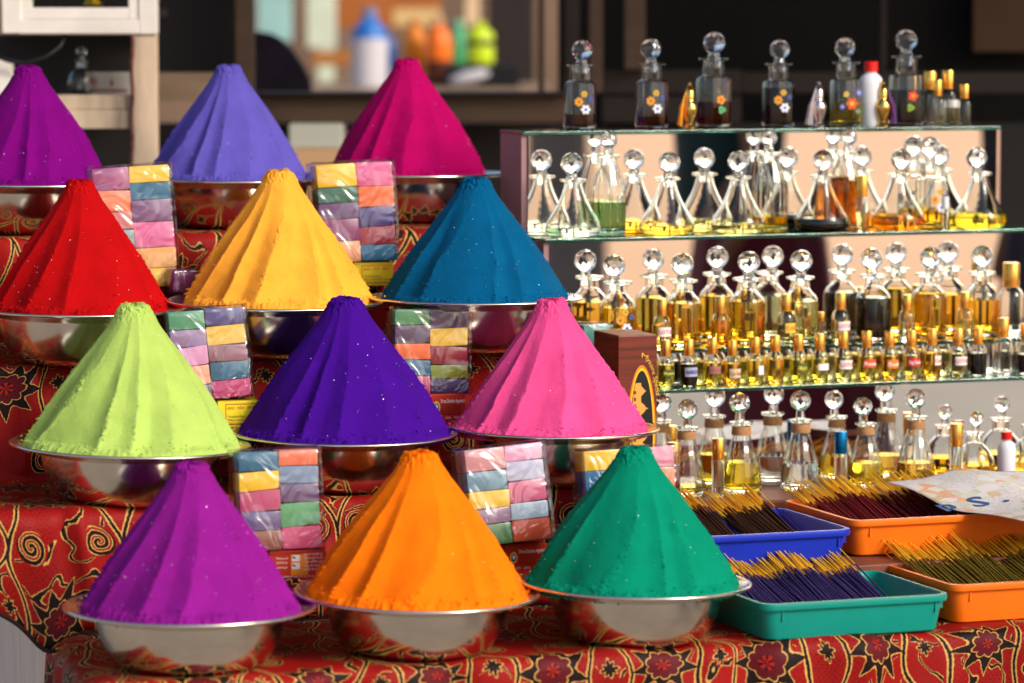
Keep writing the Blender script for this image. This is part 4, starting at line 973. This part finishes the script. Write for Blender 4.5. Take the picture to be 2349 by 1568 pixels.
for s_, x in (('p', .0), ('S', .055), ('.', .10)):
    t = text(e, s_, mat('ink_navy', (40, 84, 140), .6), .062, (0, 0, 0), (0, 0, 0), 'LEFT', .02)
    il = Matrix(((eu.x, ew.x), (eu.y, ew.y))).inverted()
    for q in t.data.vertices:
        w2 = onz(2165, 1128, ZP + .085) + U * (q.co.x + x - .01) + V * (q.co.y * .9 - .012) - NA_; ab = il @ Vector((w2.x, w2.y)); h2 = npos(ab.x, ab.y) - NA_; q.co = (h2.x, h2.y, h2.z + .0012)

# ================================================================== BACKGROUND
# white painted cabinet behind the violet cone
WP = mat('white_paint', (242, 234, 224), .5, var=.10, vscale=12, bump=.0006, bscale=60)
WW = mat('worn_paint', (196, 172, 146), .7, var=.5, vscale=14, bump=.0012, bscale=50, stretch=(1, 1, .25))
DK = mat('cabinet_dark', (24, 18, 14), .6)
def px_box(name, x0, y0, x1, y1, d, dep, m, par=None, bev=.002):
    a, b_ = ond(x0, y1, d), ond(x1, y0, d)
    return obj(name, box(a.x, d, a.z, b_.x, d + dep, b_.z, bev), m, par)
D1 = 6.42
cab = empty('white_cabinet', 'white painted wooden wall case with a glazed door above the violet cone', 'cabinet', (0, 0, 0))
for nm, *r in (('stile', 5, -400, 43, 77), ('bottom_rail', 43.3, 45, 318.7, 78), ('stile', 319, -400, 355, 79)): px_box(nm, *r, D1, .045, WP, cab)
dr = empty('x', 'x', 'x'); bpy.data.objects.remove(dr)
dr = px_box('door', 67.4, 18, 294.6, 44, D1 + .004, .03, WP, cab)
for r in ((43.4, -400, 67, 44.4), (295, -400, 318.6, 44.4)): px_box('door_stile', *r, D1 + .004, .03, WP, dr)
px_box('pane', 67.2, -400, 294.8, 17.8, D1 + .02, .003, glassmat('pane_glass', (235, 240, 238), 1.1), dr, 0)
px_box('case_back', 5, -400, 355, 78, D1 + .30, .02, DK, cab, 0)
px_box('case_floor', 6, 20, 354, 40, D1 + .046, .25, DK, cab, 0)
p = ond(215, 17, D1 + .12)
e = empty('gold_statuette', 'small gold figurine behind the cabinet glass', 'figurine', p)
obj('body', lathe([(0, 0), (.016, 0), (.018, .006), (.010, .014), (.015, .026), (.017, .04), (.008, .052), (.010, .062), (0, .075)], 16), mat('statue_gold', (214, 160, 40), .3, 1.0), e, smooth=True)
obj('base', box(-.02, -.02, -.008, .02, .02, 0, .002), DK, e)
post = px_box('wooden_post', 307, 80, 357, 900, D1 + .006, .05, WW); tag(post, 'weathered white painted wooden post under the white case', 'post')
low = empty('lower_cabinet', 'weathered lower cabinet rail and dark glass behind the violet cone', 'cabinet', (0, 0, 0))
px_box('rail', -60, 219, 304, 252, D1 + .02, .05, WW, low); px_box('rail', -60, 253, 304, 296, D1 + .016, .05, WW, low)
px_box('stile', -60, 137, 23, 218.5, D1 + .02, .05, WP, low)
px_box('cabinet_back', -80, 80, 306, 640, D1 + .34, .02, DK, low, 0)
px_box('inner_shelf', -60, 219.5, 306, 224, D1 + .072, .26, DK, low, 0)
p = ond(249, 218.5, D1 + .11)
e = empty('small_carton', 'white printed carton on the cabinet shelf', 'box', p)
obj('carton', box(-.040, 0, 0, .040, .03, .040, .001), mat('carton_white', (196, 186, 170), .6, var=.1, vscale=30), e)
obj('print_band', box(-.034, -.0008, .006, .034, -.0002, .010), mat('ink_rust', (170, 80, 60), .6), e)
obj('flame_print', fan([(.005, .014), (.010, .020), (.006, .030), (.002, .020)], -.0008), mat('ink_rust', (170, 80, 60), .6), e)
obj('flower_print', fan([(-.026 + .008 * (.6 + .4 * abs(math.cos(2.5 * a))) * math.cos(a), .024 + .008 * (.6 + .4 * abs(math.cos(2.5 * a))) * math.sin(a)) for a in (2 * math.pi * i / 30 for i in range(30))], -.0008), mat('ink_rust', (170, 80, 60), .6), e)
p = ond(188, 218.5, D1 + .10)
decanter('round', (p.x, p.y, p.z + .0005), 'clear', 0, 'dim glass decanter inside the lower cabinet', None, .78)
cb = [ond(150, 78, D1 + .012), ond(138, 110, D1 + .004), ond(105, 132, D1), ond(60, 145, D1 - .002), ond(20, 140, D1), ond(-30, 120, D1)]
o = obj('cable', tube([cb[0].lerp(cb[0], 0)] + cb[1:], .004, 8), mat('black_rubber', (18, 16, 16), .5), smooth=True); tag(o, 'black electric cable hanging under the white case', 'cable')
rp = [ond(303 + 1.5 * math.sin(i * .7), 80 + i * 12, D1 - .006) for i in range(30)]
o = obj('twisted_wire', tube(rp, .0035, 7), mat('wire_twist', (90, 44, 40), .6, var=.9, vscale=120), smooth=True); tag(o, 'twisted red and blue wire running down the post', 'wire')

# shop interior
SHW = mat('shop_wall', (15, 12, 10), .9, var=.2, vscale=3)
def setting(name, *b): o = obj(name, box(*b), SHW); tag(o, kind='structure'); return o
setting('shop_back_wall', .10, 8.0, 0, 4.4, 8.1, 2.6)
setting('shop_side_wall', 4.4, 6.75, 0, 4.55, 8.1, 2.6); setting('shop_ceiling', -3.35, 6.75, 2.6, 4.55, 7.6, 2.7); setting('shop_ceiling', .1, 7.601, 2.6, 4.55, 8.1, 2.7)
o = obj('yard_wall', box(-4, 15.0, 0, 3.0, 15.2, 3.2), mat('yard_plaster', (120, 96, 78), .9, var=.2, vscale=2)); tag(o, 'brown plastered yard wall behind the shop', 'wall')
o = obj('awning', box(-3.4, 5.05, 3.12, 4.6, 6.80, 3.16), mat('awning_canvas', (120, 96, 70), .8)); tag(o, 'canvas awning over the shop front', 'awning')
BW = mat('brown_wood', (88, 66, 48), .6, var=.22, vscale=6, stretch=(1, 1, 6)); BT = mat('tan_wood', (150, 124, 100), .6, var=.2, vscale=8, stretch=(1, 1, 6)); BD = mat('dark_wood', (38, 27, 20), .6, var=.2, vscale=6)
D2 = 7.5
co = empty('shop_counter', 'brown wooden shop counter frame with glass behind the powder stall', 'counter', (0, 0, 0))
px_box('rail', 359, 168, 541, 231, D2 - .5, .06, BT, co); px_box('post', 541, -300, 578, 231, D2 - .1, .06, BW, co)
px_box('rail', 578.5, 221, 1300, 282, D2 - .1, .08, BW, co); px_box('rail', 578.5, 213, 1300, 220.6, D2 - .14, .14, BD, co)
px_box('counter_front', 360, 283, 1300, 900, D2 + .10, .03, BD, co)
for r, m in (((1234, -300, 1250, 212), BW), ((1298, -300, 1330, 222), BD), ((1352, -300, 1384, 214), BW), ((1434, -300, 1482, 160), BW)): px_box('post', *r, D2, .06, m, co)
px_box('rail', 1384, 161, 1700, 216, D2 + .05, .06, BD, co); px_box('rail', 1384, 222, 1700, 282, D2 + .05, .06, BD, co)
px_box('rail', 1700.5, 166, 2500, 214, D2 + .12, .06, BD, co); px_box('post', 2020, -300, 2036, 165, D2 + .14, .05, BD, co)
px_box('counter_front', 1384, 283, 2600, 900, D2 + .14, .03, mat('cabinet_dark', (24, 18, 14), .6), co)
px_box('shade_panel', 357, -300, 541, 167.6, D2 + .02, .03, mat('cabinet_dark', (24, 18, 14), .6), co)  # dark panel added to stand for dim background, hiding the yard wall
bt = empty('back_table', 'wooden table with cleaning bottles in the yard behind the shop', 'table', (0, 0, 0))
px_box('table_top', 560, 206.4, 1262, 216, 11.1, 1.2, BT, bt); px_box('apron', 566, 216.4, 1256, 262, 11.16, .03, BW, bt)
for x_ in (570, 1230): px_box('leg', x_, 262.4, x_ + 20, 1150, 11.2, .06, BW, bt)
# goods standing on the counter behind glass
def can(px, yb, yt, wpx, d, rgb, label, band=None, cap=None, name='cleaner_bottle', liquid=False):
    p = ond(px, yb, d); s = d / F; r = wpx * s / 2; h = (yb - yt) * s
    e = empty(name, label, 'bottle', p, 0, 'bottles on the counter behind')
    m = mat('bottle_%d_%d_%d' % rgb, rgb, .3)
    obj('body', lathe([(0, 0), (r * .95, 0), (r, h * .02), (r, h * .66), (r * .86, h * .76), (r * .40, h * .86), (r * .36, h * .90), (0, h * .90)], 28), m, e, smooth=True, sharp=40)
    obj('cap', lathe([(0, h * .895), (r * .42, h * .895), (r * .40, h), (0, h)], 20), mat('bottle_%d_%d_%d' % (cap or rgb), cap or rgb, .4), e, smooth=True, sharp=40)
    if band: obj('label', lathe([(r * 1.012, h * band[1]), (r * 1.012, h * band[2])], 28), mat('bottle_%d_%d_%d' % band[0], band[0], .5), e, smooth=True)
    return e
zt_ = 206
can(848, zt_ - 2, 20, 82, 11.6, (40, 110, 190), 'large blue bottle with a white label on the counter', ((206, 200, 206), .02, .62), (110, 130, 170))
can(890, zt_ - 4, 70, 44, 11.8, (20, 80, 160), 'slim dark blue bottle beside the large blue one', None, (90, 100, 120))
can(952, zt_ - 8, 46, 56, 11.8, (238, 134, 14), 'orange bottle beside the amber one on the counter', None, (200, 110, 40))
can(1006, zt_ - 6, 40, 62, 11.7, (240, 112, 12), 'deep orange bottle with a pale cap on the counter', ((96, 34, 12), .02, .38), (196, 150, 110))
can(1052, zt_ - 10, 46, 54, 11.9, (60, 160, 104), 'green bottle between the orange and lime ones', ((14, 96, 60), .02, .30), (120, 190, 150))
can(1100, zt_ - 60, 50, 66, 11.5, (196, 216, 20), 'lime yellow bottle with a black band on the counter', ((20, 24, 10), .42, .56), (180, 200, 40))
p = ond(1099, zt_ - 59, 11.5); q = ond(1099, zt_, 11.5)
o = obj('dark_case', box(-.107, -.10, 0, .126, .126, p.z - q.z - .001, .006), mat('case_black', (24, 22, 24), .4), None, (p.x, p.y, q.z)); tag(o, 'black case under the lime bottle on the counter', 'case')
p = ond(1076, 178, 11.4); o = obj('white_cloth', xf(icos(.065, (0, 0, 0), 3, .05), Matrix.Diagonal((1.0, .5, .32, 1))), mat('rag_white', (200, 196, 200), .8), None, (p.x, p.y, p.z), (0, R(-14), 0), smooth=True); tag(o, 'crumpled white rag on the counter', 'rag')
# wall panels and hangings deep in the shop
def panel(x0, y0, x1, y1, d, rgb, name, label, cat):
    o = px_box(name, x0, y0, x1, y1, d, .02, mat('panel_%d_%d_%d' % rgb, rgb, .8, var=.12, vscale=6), None, .004); tag(o, label, cat, 'pale hangings deep in the shop'); return o
panel(590, -60, 668, 95, 13.0, (150, 190, 186), 'hanging_cloth', 'pale mint cloth hanging deep in the shop', 'cloth')
panel(704, -60, 770, 110, 13.1, (206, 212, 190), 'hanging_cloth', 'off white cloth hanging deep in the shop', 'cloth')
panel(728, 112, 766, 212, 13.0, (206, 212, 186), 'hanging_cloth', 'narrow pale green cloth above the counter', 'cloth')
panel(772, -60, 1010, 66, 13.6, (170, 96, 40), 'hanging_cloth', 'rust orange cloth hanging behind the bottles', 'cloth')
panel(902, 20, 1010, 60, 13.4, (214, 178, 120), 'hanging_cloth', 'straw coloured cloth strip behind the bottles', 'cloth')
panel(1068, -60, 1098, 60, 12.7, (226, 190, 150), 'hanging_cloth', 'narrow cream cloth behind the lime bottle', 'cloth')
panel(1120, -60, 1226, 205, 12.2, (40, 28, 26), 'hanging_cloth', 'dark brown cloth hanging beside the counter post', 'cloth')
panel(716, 118, 830, 150, 12.7, (176, 110, 44), 'hanging_cloth', 'low orange cloth strip behind the counter', 'cloth')
panel(2232, -60, 2500, 120, 7.9, (90, 64, 44), 'hanging_cloth', 'brown sacking hung in the far corner of the shop', 'cloth')
o = px_box('cardboard_box', 662, 284, 786, 342, 7.35, .2, mat('pale_box', (222, 222, 206), .7), None, .006); tag(o, 'pale carton on the floor shelf under the counter', 'box')
o = px_box('cardboard_box', 660, 343, 790, 520, 7.34, .2, mat('peach_box', (240, 190, 140), .7), None, .006); tag(o, 'peach cardboard carton under the pale one', 'box')
# dark shawl over a chair back
p = ond(600, 214, 8.6); s = 8.6 / F
pts = [(-30, 0), (112, 0), (108, 30), (92, 62), (66, 100), (40, 124), (16, 136), (-10, 140), (-30, 138)]
n = len(pts); v = []
for y in (0, .10, .16): v += [(x * s * (1 if y < .15 else .96), y, z * s * (1 if y < .15 else .97)) for x, z in pts]
f = [tuple(range(n)), tuple(range(3 * n - 1, 2 * n - 1, -1))]
for k in range(2): f += [(k * n + (i + 1) % n, k * n + i, (k + 1) * n + i, (k + 1) * n + (i + 1) % n) for i in range(n)]
o = obj('draped_shawl', (v, f), mat('shawl', (46, 32, 46), .9, var=.4, vscale=12), None, p, smooth=True, sharp=50); tag(o, 'dark plum shawl draped over a chair behind the counter', 'shawl')

e = empty('street_post', 'grey concrete post across the street', 'post', (6.06, -1.13, 0))
obj('shaft', lathe([(0, 0), (.15, 0), (.13, .3), (.10, 4.6), (0, 4.6)], 20), mat('concrete', (120, 108, 100), .9, var=.1, vscale=8), e, smooth=True, sharp=40)
obj('cap', lathe([(0, 4.6), (.14, 4.601), (.12, 4.7), (0, 4.74)], 20), mat('concrete', (120, 108, 100), .9), e, smooth=True, sharp=40)
# two people in the street, seen in the stand's mirrors
def person(loc, rz, hgt, skirt, topc, label):
    e = empty('person', label, 'person', loc, rz); k = hgt / 1.65
    J = {'pel': (0, 0, .92), 'ch': (0, 0, 1.25), 'nk': (0, 0, 1.41), 'hd': (0, -.015, 1.52), 'tp': (0, -.01, 1.62),
         'hl': (.09, 0, .90), 'kl': (.10, -.01, .50), 'al': (.10, .02, .09), 'tl': (.11, -.12, .03), 'hr': (-.09, 0, .90), 'kr': (-.10, -.03, .50), 'ar': (-.10, 0, .09), 'tr': (-.11, -.14, .03),
         'sl': (.17, 0, 1.36), 'el': (.23, .02, 1.09), 'wl': (.22, -.08, .86), 'fl': (.215, -.11, .77), 'sr': (-.17, 0, 1.36), 'er': (-.23, .02, 1.09), 'wr': (-.20, -.12, .90), 'fr': (-.19, -.16, .82)}
    RA = {'pel': .13, 'ch': .13, 'nk': .055, 'hd': .085, 'tp': .06, 'hl': .085, 'kl': .058, 'al': .038, 'tl': .03, 'sl': .055, 'el': .042, 'wl': .028, 'fl': .022}
    names = list(J); ed = [('pel', 'ch'), ('ch', 'nk'), ('nk', 'hd'), ('hd', 'tp')]
    for s_ in 'lr': ed += [('pel', 'h' + s_), ('h' + s_, 'k' + s_), ('k' + s_, 'a' + s_), ('a' + s_, 't' + s_), ('ch', 's' + s_), ('s' + s_, 'e' + s_), ('e' + s_, 'w' + s_), ('w' + s_, 'f' + s_)]
    me = bpy.data.meshes.new('body'); me.from_pydata([tuple(c * k for c in J[q]) for q in names], [(names.index(a), names.index(b_)) for a, b_ in ed], [])
    o = obj('body', me, mat('skin', (120, 78, 56), .6), e); md = o.modifiers.new('skin', 'SKIN'); md.use_smooth_shade = True
    for i, q in enumerate(names):
        r = RA.get(q) or RA[q[0] + 'l']; me.skin_vertices[0].data[i].radius = (r * k, r * k * .85)
    me.skin_vertices[0].data[0].use_root = True
    o.modifiers.new('sub', 'SUBSURF').levels = 1; o.modifiers[-1].render_levels = 2
    def tubeshape(prof, wav, nm, m):
        v, f = [], []; n = 40
        for r, ry, z in prof: v += [(r * k * math.cos(2 * math.pi * i / n) * (1 + wav * math.sin(9 * 2 * math.pi * i / n)), ry * k * math.sin(2 * math.pi * i / n) * (1 + wav * math.sin(9 * 2 * math.pi * i / n)), z * k) for i in range(n)]
        return obj(nm, (v, gridfaces(len(prof), n, True)), m, e, smooth=True)
    tubeshape([(.15, .13, 1.0), (.19, .165, .88), (.24, .20, .6), (.29, .25, .12)], .05, 'skirt', mat('skirt_%d_%d_%d' % skirt, skirt, .85))
    tubeshape([(.165, .145, .96), (.17, .14, 1.1), (.185, .15, 1.25), (.20, .125, 1.36), (.10, .09, 1.42), (.06, .06, 1.44)], .015, 'blouse', mat('blouse_%d_%d_%d' % topc, topc, .85))
    obj('hair', xf(icos(.105 * k, (0, 0, 0), 3, .02), Matrix.Translation((0, .022 * k, 1.565 * k)) @ Matrix.Diagonal((.95, 1, 1.02, 1))), mat('hair', (20, 16, 14), .5), e, smooth=True)
person((2.74, 3.40, 0), R(-60), 1.62, (96, 20, 36), (12, 44, 46), 'person in a long maroon skirt and dark teal blouse standing in the street')
person((3.05, 4.18, 0), R(-70), 1.68, (44, 30, 48), (30, 24, 34), 'person in dark plum clothes standing in the street')
